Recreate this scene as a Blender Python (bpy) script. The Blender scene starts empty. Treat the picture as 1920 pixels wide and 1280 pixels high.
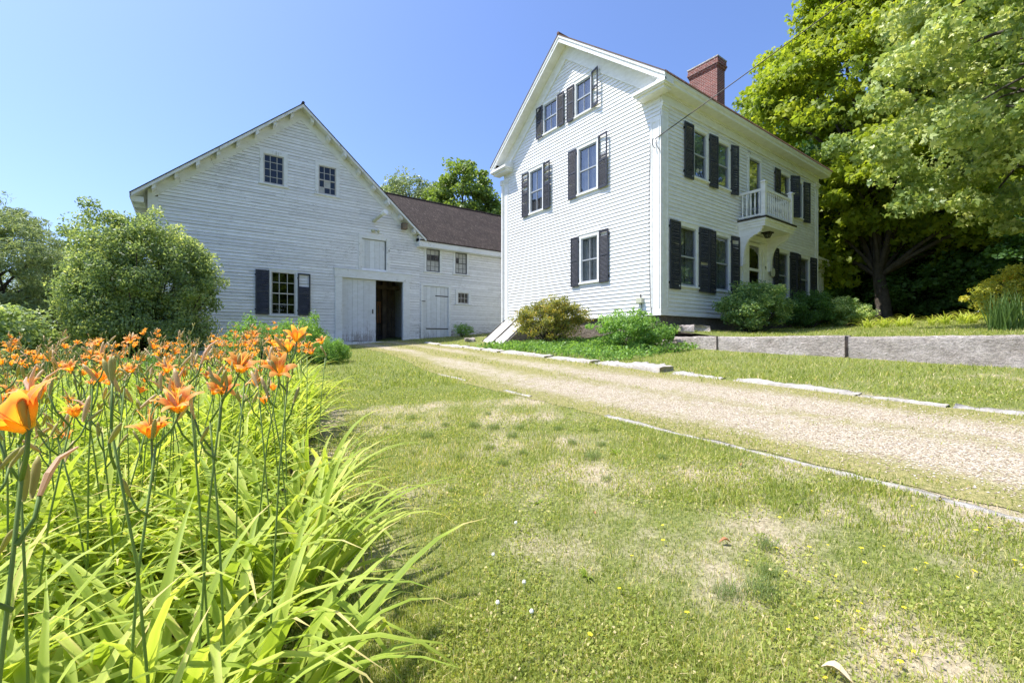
import bpy, math, random
import numpy as np
from mathutils import Vector, Matrix
R = math.radians
SC = bpy.context.scene
COL = SC.collection
ZO = 1.35                      # eye height: every z below is written relative to the eye

# ------------------------------------------------------------------ camera, sky, sun
cam = bpy.data.cameras.new('camera'); cam.sensor_width = 36; cam.lens = 832 / 1920 * 36
cam.clip_start = 0.05; cam.clip_end = 3000; cam.shift_y = -0.001
camo = bpy.data.objects.new('camera', cam); COL.objects.link(camo)
camo.location = (0, 0, ZO); camo.rotation_euler = (R(90), 0, R(-36.5)); SC.camera = camo

SUN = Vector((-0.46, 0.36, 1.15)).normalized()
el = math.asin(SUN.z); az = math.atan2(SUN.x, SUN.y)
w = bpy.data.worlds.new('World'); SC.world = w; w.use_nodes = True
nt = w.node_tree; nt.nodes.clear()
sky = nt.nodes.new('ShaderNodeTexSky'); sky.sky_type = 'NISHITA'; sky.sun_disc = False
sky.sun_elevation = el; sky.sun_rotation = az; sky.air_density = 1.0; sky.dust_density = 2.2; sky.ozone_density = 3.0
sky.altitude = 200
bg = nt.nodes.new('ShaderNodeBackground'); bg.inputs[1].default_value = 0.15
out = nt.nodes.new('ShaderNodeOutputWorld')
hue = nt.nodes.new('ShaderNodeMix'); hue.data_type = 'RGBA'; hue.blend_type = 'MULTIPLY'; hue.inputs[0].default_value = 1
hue.inputs[7].default_value = (.44, .495, .63, 1); nt.links.new(sky.outputs[0], hue.inputs[6]); nt.links.new(hue.outputs[2], bg.inputs[0]); nt.links.new(bg.outputs[0], out.inputs[0])
sl = bpy.data.lights.new('sun', 'SUN'); sl.energy = 2.6; sl.angle = R(0.53); sl.color = (1, 0.955, 0.88)
so = bpy.data.objects.new('sun', sl); COL.objects.link(so)
so.rotation_euler = SUN.to_track_quat('Z', 'Y').to_euler(); so.location = (-20, 15, 50)
SC.view_settings.view_transform = 'Standard'; SC.view_settings.look = 'None'
SC.view_settings.exposure = 1.54; SC.view_settings.gamma = 1.0; SC.view_settings.use_curve_mapping = False
SC.render.engine = 'CYCLES'
SC.cycles.max_bounces = 10; SC.cycles.transparent_max_bounces = 8; SC.cycles.diffuse_bounces = 6
SC.cycles.glossy_bounces = 3; SC.cycles.transmission_bounces = 6
SC.cycles.caustics_reflective = False; SC.cycles.caustics_refractive = False
SC.cycles.use_denoising = True

# ------------------------------------------------------------------ node helpers
class N:
    def __init__(s, name):
        s.m = bpy.data.materials.new(name); s.m.use_nodes = True
        s.t = s.m.node_tree; s.t.nodes.clear()
        s.out = s.t.nodes.new('ShaderNodeOutputMaterial')
    def n(s, typ, **kw):
        x = s.t.nodes.new(typ)
        for k, v in kw.items():
            if k.startswith('i_'): 
                key = k[2:]; key = int(key) if key.isdigit() else key.replace('_', ' ')
                if hasattr(v, 'is_output') or isinstance(v, bpy.types.NodeSocket): s.t.links.new(v, x.inputs[key])
                else: x.inputs[key].default_value = v
            else: setattr(x, k, v)
        return x
    def coord(s, sc=(1, 1, 1), kind='Object'):
        c = s.n('ShaderNodeTexCoord'); m = s.n('ShaderNodeMapping'); m.inputs['Scale'].default_value = sc
        s.t.links.new(c.outputs[kind], m.inputs[0]); return m.outputs[0]
    def noise(s, scale, sc=(1, 1, 1), detail=4, rough=.55, vec=None):
        x = s.n('ShaderNodeTexNoise'); x.inputs['Scale'].default_value = scale
        x.inputs['Detail'].default_value = detail; x.inputs['Roughness'].default_value = rough
        s.t.links.new(vec if vec else s.coord(sc), x.inputs['Vector']); return x.outputs['Fac']
    def ramp(s, fac, stops, interp='LINEAR'):
        x = s.n('ShaderNodeValToRGB'); x.color_ramp.interpolation = interp
        e = x.color_ramp.elements
        while len(e) < len(stops): e.new(0.5)
        for i, (p, c) in enumerate(stops):
            e[i].position = p; e[i].color = (*c, 1) if len(c) == 3 else c
        s.t.links.new(fac, x.inputs[0]); return x.outputs[0]
    def mix(s, fac, a, b, mode='MIX'):
        x = s.n('ShaderNodeMix'); x.data_type = 'RGBA'; x.blend_type = mode
        for sock, v in ((x.inputs[0], fac), (x.inputs[6], a), (x.inputs[7], b)):
            if isinstance(v, bpy.types.NodeSocket): s.t.links.new(v, sock)
            else: sock.default_value = v if isinstance(v, (int, float)) else (*v, 1)
        return x.outputs[2]
    def math(s, op, a, b=0.0, c=None, clamp=False):
        x = s.n('ShaderNodeMath'); x.operation = op; x.use_clamp = clamp
        for i, v in enumerate((a, b) if c is None else (a, b, c)):
            if isinstance(v, bpy.types.NodeSocket): s.t.links.new(v, x.inputs[i])
            else: x.inputs[i].default_value = v
        return x.outputs[0]
    def attr(s, name='tint'):
        x = s.n('ShaderNodeAttribute'); x.attribute_name = name; return x.outputs['Fac']
    def bump(s, h, strength=.5, dist=.02):
        x = s.n('ShaderNodeBump'); x.inputs['Strength'].default_value = strength
        x.inputs['Distance'].default_value = dist; s.t.links.new(h, x.inputs['Height']); return x.outputs[0]
    def bsdf(s, col, rough=.6, metal=0.0, spec=.3, normal=None, **kw):
        x = s.n('ShaderNodeBsdfPrincipled')
        if isinstance(col, bpy.types.NodeSocket): s.t.links.new(col, x.inputs['Base Color'])
        else: x.inputs['Base Color'].default_value = (*col, 1)
        if isinstance(rough, bpy.types.NodeSocket): s.t.links.new(rough, x.inputs['Roughness'])
        else: x.inputs['Roughness'].default_value = rough
        x.inputs['Metallic'].default_value = metal; x.inputs['Specular IOR Level'].default_value = spec
        if normal: s.t.links.new(normal, x.inputs['Normal'])
        return x.outputs[0]
    def done(s, sh): s.t.links.new(sh, s.out.inputs[0]); return s.m

def m_plain(name, col, rough=.6, metal=0, spec=.3, var=.12, scale=6, bump=0):
    k = N(name); f = k.noise(scale)
    c = k.ramp(f, [(.25, tuple(x * (1 - var) for x in col)), (.75, tuple(min(1, x * (1 + var)) for x in col))])
    nb = k.bump(k.noise(scale * 6), .4, bump) if bump else None
    return k.done(k.bsdf(c, rough, metal, spec, nb))

def m_paint(name, base, wood, amount, stretch=(1.2, 1.2, 14), dirt=.12, base_wear=0.0, zref=0.0):
    """old white paint: board to board tone, grime, flakes worn down to bare wood"""
    k = N(name)
    n1 = k.noise(2.2, stretch, 6, .7); n2 = k.noise(9, stretch, 5, .7); n3 = k.noise(.6, (1, 1, 1), 3)
    n4 = k.noise(26, (1, 1, 3), 3, .6)
    f = k.math('ADD', k.math('MULTIPLY', n1, .55), k.math('MULTIPLY', n2, .45))
    f = k.math('ADD', f, k.math('MULTIPLY', k.math('SUBTRACT', n3, .5), .35))
    if base_wear:
        g = k.n('ShaderNodeNewGeometry'); sp = k.n('ShaderNodeSeparateXYZ'); k.t.links.new(g.outputs['Position'], sp.inputs[0])
        h = k.math('SUBTRACT', zref, sp.outputs['Z'])          # splash-worn boards near the ground
        h = k.math('MULTIPLY', k.math('MULTIPLY_ADD', h, 1 / .9, 1.0, clamp=True), base_wear)
        f = k.math('ADD', f, h)
    th = .66 - amount
    fl = k.ramp(f, [(th, (0, 0, 0)), (th + .035, (1, 1, 1))])
    t = k.attr('tint')
    tone = k.ramp(t, [(0, tuple(x * (1 - dirt) for x in base)), (1, base)])
    grime = k.ramp(k.noise(3.5, (1, 1, 2.5), 6, .7), [(.3, (.86, .85, .82)), (.6, (1, 1, 1))])
    c = k.mix(1.0, tone, grime, 'MULTIPLY')
    wd = k.ramp(n4, [(.3, tuple(x * .55 for x in wood)), (.7, tuple(min(1, x * 1.4) for x in wood))])
    c = k.mix(fl, c, wd)
    c = k.mix(k.math('MULTIPLY', t, -1.0, clamp=True), c, k.mix(.5, wd, tuple(x * 1.2 for x in wood)))  # negative tint: bare wood colour, also painted shade at the board laps
    nb = k.bump(k.math('SUBTRACT', k.math('MULTIPLY', n4, .4), fl), .5, .004)
    return k.done(k.bsdf(c, .62, 0, .3, nb))

def m_leaf(name, stops, trans=.38, rough=.45, spec=.35, gain=1.0):
    k = N(name); c = k.ramp(k.attr('tint'), [(p, tuple(min(.95, x * gain) for x in q)) for p, q in stops])
    d = k.bsdf(c, rough, 0, spec)
    tr = k.n('ShaderNodeBsdfTranslucent')
    k.t.links.new(k.mix(1.0, c, (1.55, 1.5, .8), 'MULTIPLY'), tr.inputs[0])
    mx = k.n('ShaderNodeMixShader'); mx.inputs[0].default_value = trans
    k.t.links.new(d, mx.inputs[1]); k.t.links.new(tr.outputs[0], mx.inputs[2])
    return k.done(mx.outputs[0])

M = {}
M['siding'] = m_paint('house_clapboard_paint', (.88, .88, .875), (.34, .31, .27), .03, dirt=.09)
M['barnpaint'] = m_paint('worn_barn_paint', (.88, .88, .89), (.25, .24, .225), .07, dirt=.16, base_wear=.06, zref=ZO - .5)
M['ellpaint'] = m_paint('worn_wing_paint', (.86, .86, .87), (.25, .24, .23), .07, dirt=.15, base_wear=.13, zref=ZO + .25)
M['trim'] = m_paint('white_trim_paint', (.87, .87, .85), (.45, .42, .36), .0, (3, 3, 3), .05)
M['barntrim'] = m_paint('weathered_white_trim', (.78, .79, .79), (.33, .31, .27), .06, (4, 4, 1.2), .1)
M['plank'] = m_paint('painted_plank', (.74, .76, .78), (.33, .31, .29), .05, (9, 9, .7), .16, base_wear=.13, zref=ZO - .1)
M['cellar'] = m_paint('worn_cellar_door_paint', (.72, .70, .66), (.36, .30, .25), .11, (2, 6, 6), .2)
M['shutter'] = m_plain('black_shutter_paint', (.042, .045, .056), .5, 0, .4, .35, 5)
M['sash'] = m_plain('grey_storm_sash', (.42, .45, .48), .45, .1, .4, .1)
M['sashdark'] = m_plain('old_dark_sash', (.12, .12, .12), .6)
M['sashold'] = m_plain('weathered_light_muntin', (.5, .48, .44), .7)
M['metal'] = m_plain('dark_iron', (.03, .027, .025), .5, .6)
M['copper'] = m_plain('dark_flashing', (.05, .04, .035), .5, .3)
M['boxpaint'] = m_plain('beige_utility_paint', (.55, .55, .42), .5)
M['cable'] = m_plain('grey_cable', (.09, .085, .08), .6)
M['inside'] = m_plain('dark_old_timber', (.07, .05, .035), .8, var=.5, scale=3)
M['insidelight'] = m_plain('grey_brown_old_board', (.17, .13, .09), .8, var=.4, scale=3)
M['cloth'] = m_plain('thin_pale_curtain', (.66, .66, .64), .8, var=.08)
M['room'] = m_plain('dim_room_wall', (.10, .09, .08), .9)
M['blind'] = m_plain('dusty_pane_covering', (.42, .42, .40), .6, var=.25, scale=5)

def m_glass(name, ior, tint=(.8, .82, .8), base=.03):
    k = N(name)
    gl = k.n('ShaderNodeBsdfGlossy'); gl.inputs['Roughness'].default_value = .015; gl.inputs[0].default_value = (1, 1, 1, 1)
    k.t.links.new(k.bump(k.noise(1.6, (1, 1, .7), 2), .25, .012), gl.inputs['Normal'])
    tp = k.n('ShaderNodeBsdfTransparent'); tp.inputs[0].default_value = (*tint, 1)
    lw = k.n('ShaderNodeLayerWeight')                      # same from both sides of the pane
    f = k.math('MULTIPLY_ADD', k.math('POWER', lw.outputs['Facing'], 4.0), ior - 1, base, clamp=True)
    mx = k.n('ShaderNodeMixShader'); k.t.links.new(f, mx.inputs[0])
    k.t.links.new(tp.outputs[0], mx.inputs[1]); k.t.links.new(gl.outputs[0], mx.inputs[2])
    return k.done(mx.outputs[0])
M['glass'] = m_glass('window_glass', 1.8, (.70, .72, .74), .13)
M['glassold'] = m_glass('old_barn_glass', 1.6, (.55, .57, .55), .04)

def m_roof(name, a, b, rust, pitch):
    k = N(name)
    n = k.noise(1.1, (1, 1, 1), 6, .7); n2 = k.noise(6, (8, .5, .5), 4, .7)
    c = k.ramp(n, [(.3, a), (.7, b)])
    c = k.mix(k.ramp(n2, [(.56, (0, 0, 0)), (.68, (1, 1, 1))]), c, rust)
    wv = k.n('ShaderNodeTexWave'); wv.bands_direction = 'X'; wv.inputs['Scale'].default_value = 1 / pitch / 3.14
    k.t.links.new(k.coord(), wv.inputs[0])
    return k.done(k.bsdf(c, .85, 0, .12, k.bump(wv.outputs['Fac'], .8, .02)))
M['roofell'] = m_roof('rusty_corrugated_roof', (.034, .027, .023), (.062, .048, .040), (.22, .18, .15), .07)
M['roofhouse'] = m_roof('brown_metal_roof', (.13, .075, .055), (.2, .12, .09), (.3, .2, .15), .07)

def m_brick():
    k = N('red_brick')
    mp = k.n('ShaderNodeTexCoord'); sp = k.n('ShaderNodeSeparateXYZ'); k.t.links.new(mp.outputs['Object'], sp.inputs[0])
    u = k.math('ADD', sp.outputs[0], sp.outputs[1]); cb = k.n('ShaderNodeCombineXYZ')
    k.t.links.new(u, cb.inputs[0]); k.t.links.new(sp.outputs[2], cb.inputs[1])
    b = k.n('ShaderNodeTexBrick'); k.t.links.new(cb.outputs[0], b.inputs[0])
    b.inputs['Color1'].default_value = (.27, .085, .06, 1); b.inputs['Color2'].default_value = (.17, .055, .042, 1)
    b.inputs['Mortar'].default_value = (.42, .36, .32, 1); b.inputs['Scale'].default_value = 1
    b.inputs['Brick Width'].default_value = .24; b.inputs['Row Height'].default_value = .09
    b.inputs['Mortar Size'].default_value = .009; b.inputs['Mortar Smooth'].default_value = .0
    c = k.mix(1.0, b.outputs[0], k.ramp(k.noise(3), [(.3, (.8, .8, .8)), (.7, (1.15, 1.1, 1.1))]), 'MULTIPLY')
    return k.done(k.bsdf(c, .8, 0, .2, k.bump(b.outputs['Fac'], -.5, .006)))
M['brick'] = m_brick()

def m_stone(name, a, b, sc=1.0, grit=1.0):
    k = N(name)
    n = k.noise(5 * sc, (1, 1, 1), 8, .7); n2 = k.noise(60 * sc, (1, 1, 1), 3, .7); n3 = k.noise(1.3 * sc)
    c = k.mix(n2, k.ramp(n, [(.3, a), (.7, b)]), tuple(x * .75 for x in a))
    c = k.mix(1.0, c, k.ramp(n3, [(.3, (.8, .78, .74)), (.65, (1.1, 1.1, 1.1))]), 'MULTIPLY')
    n4 = k.noise(16 * sc, (1, 1, 1.6), 6, .75)
    c = k.mix(1.0, c, k.ramp(n4, [(.36, (1 - .36 * grit,) * 3), (.56, (1.1, 1.1, 1.1))]), 'MULTIPLY')
    h = k.math('ADD', k.math('MULTIPLY', n, .8), k.math('ADD', k.math('MULTIPLY', n2, .2), k.math('MULTIPLY', n4, .9)))
    return k.done(k.bsdf(c, .85, 0, .2, k.bump(h, 1.0, .012 + .058 * grit)))
M['granite'] = m_stone('split_granite', (.50, .44, .41), (.9, .82, .77))
M['curb'] = m_stone('granite_curbstone', (.44, .41, .37), (.86, .82, .75), 1.6, .3)
M['found'] = m_stone('foundation_stone', (.20, .165, .14), (.40, .35, .31), .6)
M['bark'] = m_stone('maple_bark', (.085, .072, .06), (.23, .2, .17), 1.3)
M['barkl'] = m_stone('smooth_grey_bark', (.12, .11, .095), (.26, .24, .21), 1.3)

# ---- foliage
M['maple'] = m_leaf('maple_leaf', [(0, (.045, .075, .012)), (.45, (.12, .165, .018)), (1, (.26, .28, .03))], 0.5, gain=1.95)
M['maple2'] = m_leaf('pale_maple_leaf', [(0, (.05, .085, .025)), (.5, (.13, .17, .05)), (1, (.30, .31, .13))], .36, .42, .5, gain=2.45)
M['farleaf'] = m_leaf('far_tree_leaf', [(0, (.04, .075, .02)), (1, (.15, .2, .04))], 0.45, gain=2.0)
M['silver'] = m_leaf('silvery_leaf', [(0, (.07, .1, .045)), (1, (.2, .25, .12))], .3, gain=1.8)
M['darkleaf'] = m_leaf('woodland_leaf', [(0, (.018, .045, .014)), (1, (.06, .115, .03))], 0.45, gain=2.5)
M['bush'] = m_leaf('small_dull_leaf', [(0, (.045, .07, .03)), (.6, (.115, .15, .065)), (1, (.27, .28, .12))], 0.42, .45, .4, gain=2.75)
M['pine'] = m_leaf('pine_needle', [(0, (.04, .062, .03)), (1, (.13, .15, .075))], 0.3, .6, gain=3.4)
M['peony'] = m_leaf('lance_leaf', [(0, (.05, .1, .025)), (1, (.15, .25, .06))], 0.45, gain=2.0)
M['azalea'] = m_leaf('yellowing_azalea_leaf', [(0, (.07, .085, .035)), (.5, (.19, .20, .045)), (.8, (.32, .28, .05)), (1, (.42, .25, .06))], 0.42, gain=1.6)
M['shrub'] = m_leaf('bright_shrub_leaf', [(0, (.04, .09, .025)), (1, (.15, .25, .06))], 0.45, gain=2.0)
M['front'] = m_leaf('foundation_shrub_leaf', [(0, (.03, .06, .022)), (.7, (.1, .15, .05)), (1, (.22, .25, .1))], 0.42, .45, .4, gain=2.9)
M['iris'] = m_leaf('sword_leaf', [(0, (.03, .065, .015)), (1, (.10, .16, .04))], .25, gain=1.6)
M['yellowleaf'] = m_leaf('yellow_orange_leaf', [(0, (.2, .25, .05)), (.6, (.45, .42, .06)), (.9, (.55, .45, .08)), (1, (.6, .25, .1))], .35, gain=1.4)
M['lilyleaf'] = m_leaf('daylily_strap_leaf', [(0, (.10, .16, .02)), (.5, (.24, .31, .045)), (.9, (.38, .42, .10)), (1, (.5, .42, .18))], .42, .55, .22, gain=1.5)
M['stalk'] = m_leaf('green_stalk', [(0, (.07, .12, .03)), (1, (.14, .2, .05))], .1, gain=1.7)
M['bud'] = m_leaf('daylily_bud', [(0, (.26, .32, .08)), (.5, (.5, .42, .16)), (1, (.72, .50, .34))], .25)
M['petal'] = m_leaf('orange_petal', [(0, (.88, .62, .08)), (.30, (.88, .43, .05)), (.45, (.74, .19, .06)), (.6, (.88, .37, .09)), (1, (.92, .50, .19))], .45, .5, .2)
M['grass'] = m_leaf('lawn_grass', [(0, (.09, .13, .03)), (.35, (.19, .235, .05)), (.7, (.29, .32, .08)), (.85, (.42, .38, .17)), (1, (.55, .46, .29))], 0.42, .6, .2, gain=1.45)
M['tuft'] = m_leaf('blue_green_grass', [(0, (.07, .105, .035)), (.8, (.16, .20, .07)), (1, (.34, .3, .13))], .3, .6, gain=1.9)
M['flowery'] = m_plain('yellow_petal', (.85, .7, .03), .6)
M['flowerw'] = m_plain('white_petal', (.8, .8, .74), .6)
M['dryleaf'] = m_plain('dry_fallen_leaf', (.42, .2, .09), .7, var=.3)
M['paleleaf'] = m_plain('pale_dry_leaf', (.6, .5, .33), .7)

def m_ground():
    k = N('lawn_ground'); bare = k.attr('tint')
    n1 = k.noise(.55, detail=6, rough=.65); n2 = k.noise(3.2, detail=8, rough=.7); n3 = k.noise(40, detail=4, rough=.7)
    soil = k.ramp(n3, [(.25, (.19, .15, .095)), (.5, (.42, .355, .235)), (.75, (.62, .55, .39))])
    grs = k.ramp(n3, [(.25, (.06, .085, .025)), (.5, (.18, .21, .06)), (.75, (.36, .35, .15))])
    f = k.math('ADD', k.math('MULTIPLY', n1, .55), k.math('MULTIPLY', n2, .45))
    f = k.math('ADD', bare, k.math('MULTIPLY', k.math('SUBTRACT', f, .5), 1.6))
    c = k.mix(k.ramp(f, [(.30, (0, 0, 0)), (.62, (1, 1, 1))]), grs, soil)
    return k.done(k.bsdf(c, .95, 0, .1, k.bump(k.math('ADD', n3, n2), .8, .03)))
M['ground'] = m_ground()
def m_gravel():
    k = N('driveway_gravel')
    v = k.n('ShaderNodeTexVoronoi'); v.inputs['Scale'].default_value = 75; k.t.links.new(k.coord(), v.inputs[0])
    sp = k.n('ShaderNodeSeparateColor'); k.t.links.new(v.outputs['Color'], sp.inputs[0])
    peb = k.ramp(sp.outputs[0], [(0, (.21, .17, .115)), (.35, (.39, .325, .225)), (.6, (.47, .40, .29)), (.8, (.60, .545, .45)), (1, (.28, .24, .185))])
    n3 = k.noise(30, detail=4); n1 = k.noise(.7, (1, .35, 1), 6, .7); n2 = k.noise(5, detail=6, rough=.7)
    gr = k.ramp(n3, [(.3, (.16, .17, .05)), (.7, (.38, .33, .15))])
    a = k.attr('tint')                                           # how green a strip of the drive is
    f = k.math('ADD', a, k.math('MULTIPLY', k.math('SUBTRACT', k.math('ADD', n1, n2), 1.0), 1.1))
    c = k.mix(k.ramp(f, [(.22, (0, 0, 0)), (.62, (1, 1, 1))]), peb, gr)
    return k.done(k.bsdf(c, .9, 0, .15, k.bump(k.math('MULTIPLY', v.outputs['Distance'], -1), .8, .012)))
M['gravel'] = m_gravel()
M['pebble'] = m_leaf('loose_pebble', [(0, (.24, .18, .13)), (.5, (.42, .34, .25)), (1, (.64, .58, .48))], 0, .8)
M['mulch'] = m_plain('dark_bed_soil', (.12, .085, .06), .95, var=.5, scale=12, bump=.02)

# ------------------------------------------------------------------ object helpers
ORG = {}
def tag(o, label=None, cat=None, group=None, kind=None):
    if label: o['label'] = label
    if cat: o['category'] = cat
    if group: o['group'] = group
    if kind: o['kind'] = kind
    return o
def thing(name, label, cat, loc=(0, 0, 0), group=None):
    o = bpy.data.objects.new(name, None); COL.objects.link(o); o.empty_display_size = .2
    o.location = (loc[0], loc[1], loc[2] + ZO); ORG[o.name] = tuple(loc)
    return tag(o, label, cat, group)
def link(me, name, mat, parent=None, loc=None, smooth=False):
    if mat and not me.materials: me.materials.append(M[mat])
    o = bpy.data.objects.new(name, me); COL.objects.link(o)
    if parent: o.parent = parent; ORG[o.name] = ORG[parent.name]
    else:
        loc = loc or (0, 0, 0); o.location = (loc[0], loc[1], loc[2] + ZO); ORG[o.name] = tuple(loc)
    if smooth: me.shade_smooth()
    return o
def npmesh(name, V, F, tint=None):
    """V (n,3), F (m,k) faces of one size; tint per face or per vertex"""
    me = bpy.data.meshes.new(name); m, k = F.shape
    me.vertices.add(len(V)); me.vertices.foreach_set('co', np.ascontiguousarray(V, dtype=np.float32).ravel())
    me.loops.add(m * k); me.loops.foreach_set('vertex_index', np.ascontiguousarray(F, dtype=np.int32).ravel())
    me.polygons.add(m); me.polygons.foreach_set('loop_start', np.arange(0, m * k, k, dtype=np.int32))
    try: me.polygons.foreach_set('loop_total', np.full(m, k, dtype=np.int32))
    except Exception: pass
    me.update(calc_edges=True)
    if tint is not None:
        a = me.attributes.new('tint', 'FLOAT', 'POINT' if len(tint) == len(V) else 'FACE')
        a.data.foreach_set('value', np.ascontiguousarray(tint, dtype=np.float32))
    return me
class MB:
    def __init__(s): s.v = []; s.f = []; s.t = []
    def face(s, pts, t=.7):
        i = len(s.v); s.v += [tuple(p) for p in pts]; s.f.append(tuple(range(i, i + len(pts)))); s.t.append(t)
    def hexa(s, p, t=.7):     # p: 8 points, bottom four then top four, same winding
        i = len(s.v); s.v += [tuple(q) for q in p]
        for q in ((3, 2, 1, 0), (4, 5, 6, 7), (0, 1, 5, 4), (1, 2, 6, 5), (2, 3, 7, 6), (3, 0, 4, 7)):
            s.f.append(tuple(i + a for a in q)); s.t.append(t)
        return s
    def box(s, x0, x1, y0, y1, z0, z1, t=.7):
        return s.hexa([(x0, y0, z0), (x1, y0, z0), (x1, y1, z0), (x0, y1, z0), (x0, y0, z1), (x1, y0, z1), (x1, y1, z1), (x0, y1, z1)], t)
    def pbox(s, P, u0, u1, z0, z1, d0, d1, t=.7):
        q = [P.p(u0, z0, d1), P.p(u1, z0, d1), P.p(u1, z0, d0), P.p(u0, z0, d0)]
        r = [P.p(u0, z1, d1), P.p(u1, z1, d1), P.p(u1, z1, d0), P.p(u0, z1, d0)]
        return s.hexa(q + r, t)
    def prism(s, poly, a, b, t=.7):   # poly: 3-D points, extruded by vector from offset a to offset b
        n = len(poly); i = len(s.v)
        s.v += [tuple(np.add(p, a)) for p in poly] + [tuple(np.add(p, b)) for p in poly]
        s.f.append(tuple(range(i, i + n))); s.f.append(tuple(range(i + 2 * n - 1, i + n - 1, -1))); s.t += [t, t]
        for k in range(n): s.f.append((i + k, i + (k + 1) % n, i + n + (k + 1) % n, i + n + k)); s.t.append(t)
        return s
    def tube(s, pts, rad, n=8, t=.7, cap=True):
        pts = [Vector(p) for p in pts]; i0 = len(s.v)
        if isinstance(rad, (int, float)): rad = [rad] * len(pts)
        up = Vector((0, 0, 1)); d0 = (pts[1] - pts[0]).normalized()
        if abs(d0.z) > .9: up = Vector((1, 0, 0))
        a = d0.cross(up).normalized()
        for j, p in enumerate(pts):
            d = (pts[min(j + 1, len(pts) - 1)] - pts[max(j - 1, 0)]).normalized()
            a = (a - d * a.dot(d)).normalized(); b = d.cross(a)
            for q in range(n):
                an = 2 * math.pi * q / n
                s.v.append(tuple(p + (a * math.cos(an) + b * math.sin(an)) * rad[j]))
        for j in range(len(pts) - 1):
            for q in range(n):
                s.f.append((i0 + j * n + q, i0 + j * n + (q + 1) % n, i0 + (j + 1) * n + (q + 1) % n, i0 + (j + 1) * n + q)); s.t.append(t)
        if cap:
            s.f.append(tuple(i0 + q for q in range(n))[::-1]); s.t.append(t)
            s.f.append(tuple(i0 + (len(pts) - 1) * n + q for q in range(n))); s.t.append(t)
        return s
    def lathe(s, c, prof, n=16, t=.7, axis='z'):
        """prof: list of (r, h) along axis from centre c"""
        i0 = len(s.v)
        for r, h in prof:
            for q in range(n):
                an = 2 * math.pi * q / n; x, y = r * math.cos(an), r * math.sin(an)
                s.v.append((c[0] + x, c[1] + y, c[2] + h) if axis == 'z' else (c[0] + x, c[1] - h, c[2] + y))
        for j in range(len(prof) - 1):
            for q in range(n):
                s.f.append((i0 + j * n + q, i0 + j * n + (q + 1) % n, i0 + (j + 1) * n + (q + 1) % n, i0 + (j + 1) * n + q)); s.t.append(t)
        s.f.append(tuple(i0 + q for q in range(n))); s.f.append(tuple(i0 + (len(prof) - 1) * n + q for q in range(n))); s.t += [t, t]
        return s
    def mesh(s, name, org=(0, 0, 0)):
        me = bpy.data.meshes.new(name)
        me.from_pydata([(x - org[0], y - org[1], z - org[2]) for x, y, z in s.v], [], s.f)
        a = me.attributes.new('tint', 'FLOAT', 'FACE'); a.data.foreach_set('value', s.t); me.update(); return me
    def build(s, name, mat, parent=None, smooth=False, org=None, bevel=0):
        o = org or (ORG[parent.name] if parent else (0, 0, 0))
        ob = link(s.mesh(name, o), name, mat, parent, o, smooth)
        if bevel:
            b = ob.modifiers.new('edge', 'BEVEL'); b.width = bevel; b.segments = 2; b.limit_method = 'ANGLE'
        return ob
class Plane:
    def __init__(s, o, u, n): s.o = np.array(o, float); s.u = np.array(u, float); s.n = np.array(n, float)
    def p(s, u, z, d): q = s.o + s.u * u + s.n * d; return (q[0], q[1], z)
PG = Plane((11.67, 0, 0), (0, 1, 0), (-1, 0, 0))      # house gable wall, u = Y
PF = Plane((0, 8.16, 0), (1, 0, 0), (0, -1, 0))       # house front wall, u = X
PB = Plane((0, 20, 0), (1, 0, 0), (0, -1, 0))         # barn and ell front wall, u = X

def clapboards(P, z0, z1, course, ivals, openings=(), seed=1, wob=0.0, out=.02, worn=0.0):  # worn: share of boards with bare butt edges and painted lap shade
    rnd = random.Random(seed); mb = MB(); n = int(round((z1 - z0) / course))
    for i in range(n):
        zb = z0 + i * course; zt = zb + course; zm = (zb + zt) / 2
        iv = list(ivals(zm))
        for (a, b, c, d) in openings:
            if c - .01 < zm < d + .01:
                nx = []
                for (p, q) in iv:
                    if b <= p or a >= q: nx.append((p, q)); continue
                    if a > p: nx.append((p, a))
                    if b < q: nx.append((b, q))
                iv = nx
        for (p, q) in iv:
            if q - p < .02: continue
            u = p
            while u < q - 1e-4:
                v = min(q, u + rnd.uniform(2.2, 4.6))
                if q - v < .5: v = q
                t = rnd.random(); dz0 = rnd.uniform(-wob, wob); dz1 = rnd.uniform(-wob, wob); o = out + rnd.uniform(-.2, .35) * wob
                g = .0015 if wob else .0006
                A, B = P.p(u + g, zb + dz0, o), P.p(v - g, zb + dz1, o)
                C, D = P.p(v - g, zt + .01, .001), P.p(u + g, zt + .01, .001)
                worn_shade = worn > 0 and rnd.random() < worn
                if worn_shade:
                    e_ = rnd.uniform(.010, .022); q0 = e_ / course
                    E1, E2 = P.p(u + g, zb + dz0 + e_, o * (1 - q0)), P.p(v - g, zb + dz1 + e_ * rnd.uniform(.4, 1.2), o * (1 - q0))
                    mb.face([A, B, E2, E1], -rnd.uniform(.2, .7)); mb.face([E1, E2, C, D], t)  # bare butt edge, darkened to draw the lap's shadow line
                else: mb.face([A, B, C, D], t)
                mb.face([P.p(u + g, zb + dz0, -.002), P.p(v - g, zb + dz1, -.002), B, A], -.8 if worn else -.12)  # underside tinted dark to deepen the shade under each lap
                mb.face([P.p(u, zb - .01, 0), P.p(v, zb - .01, 0), P.p(v, zt, 0), P.p(u, zt, 0)], .2) if wob else None
                u = v
    return mb

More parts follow.
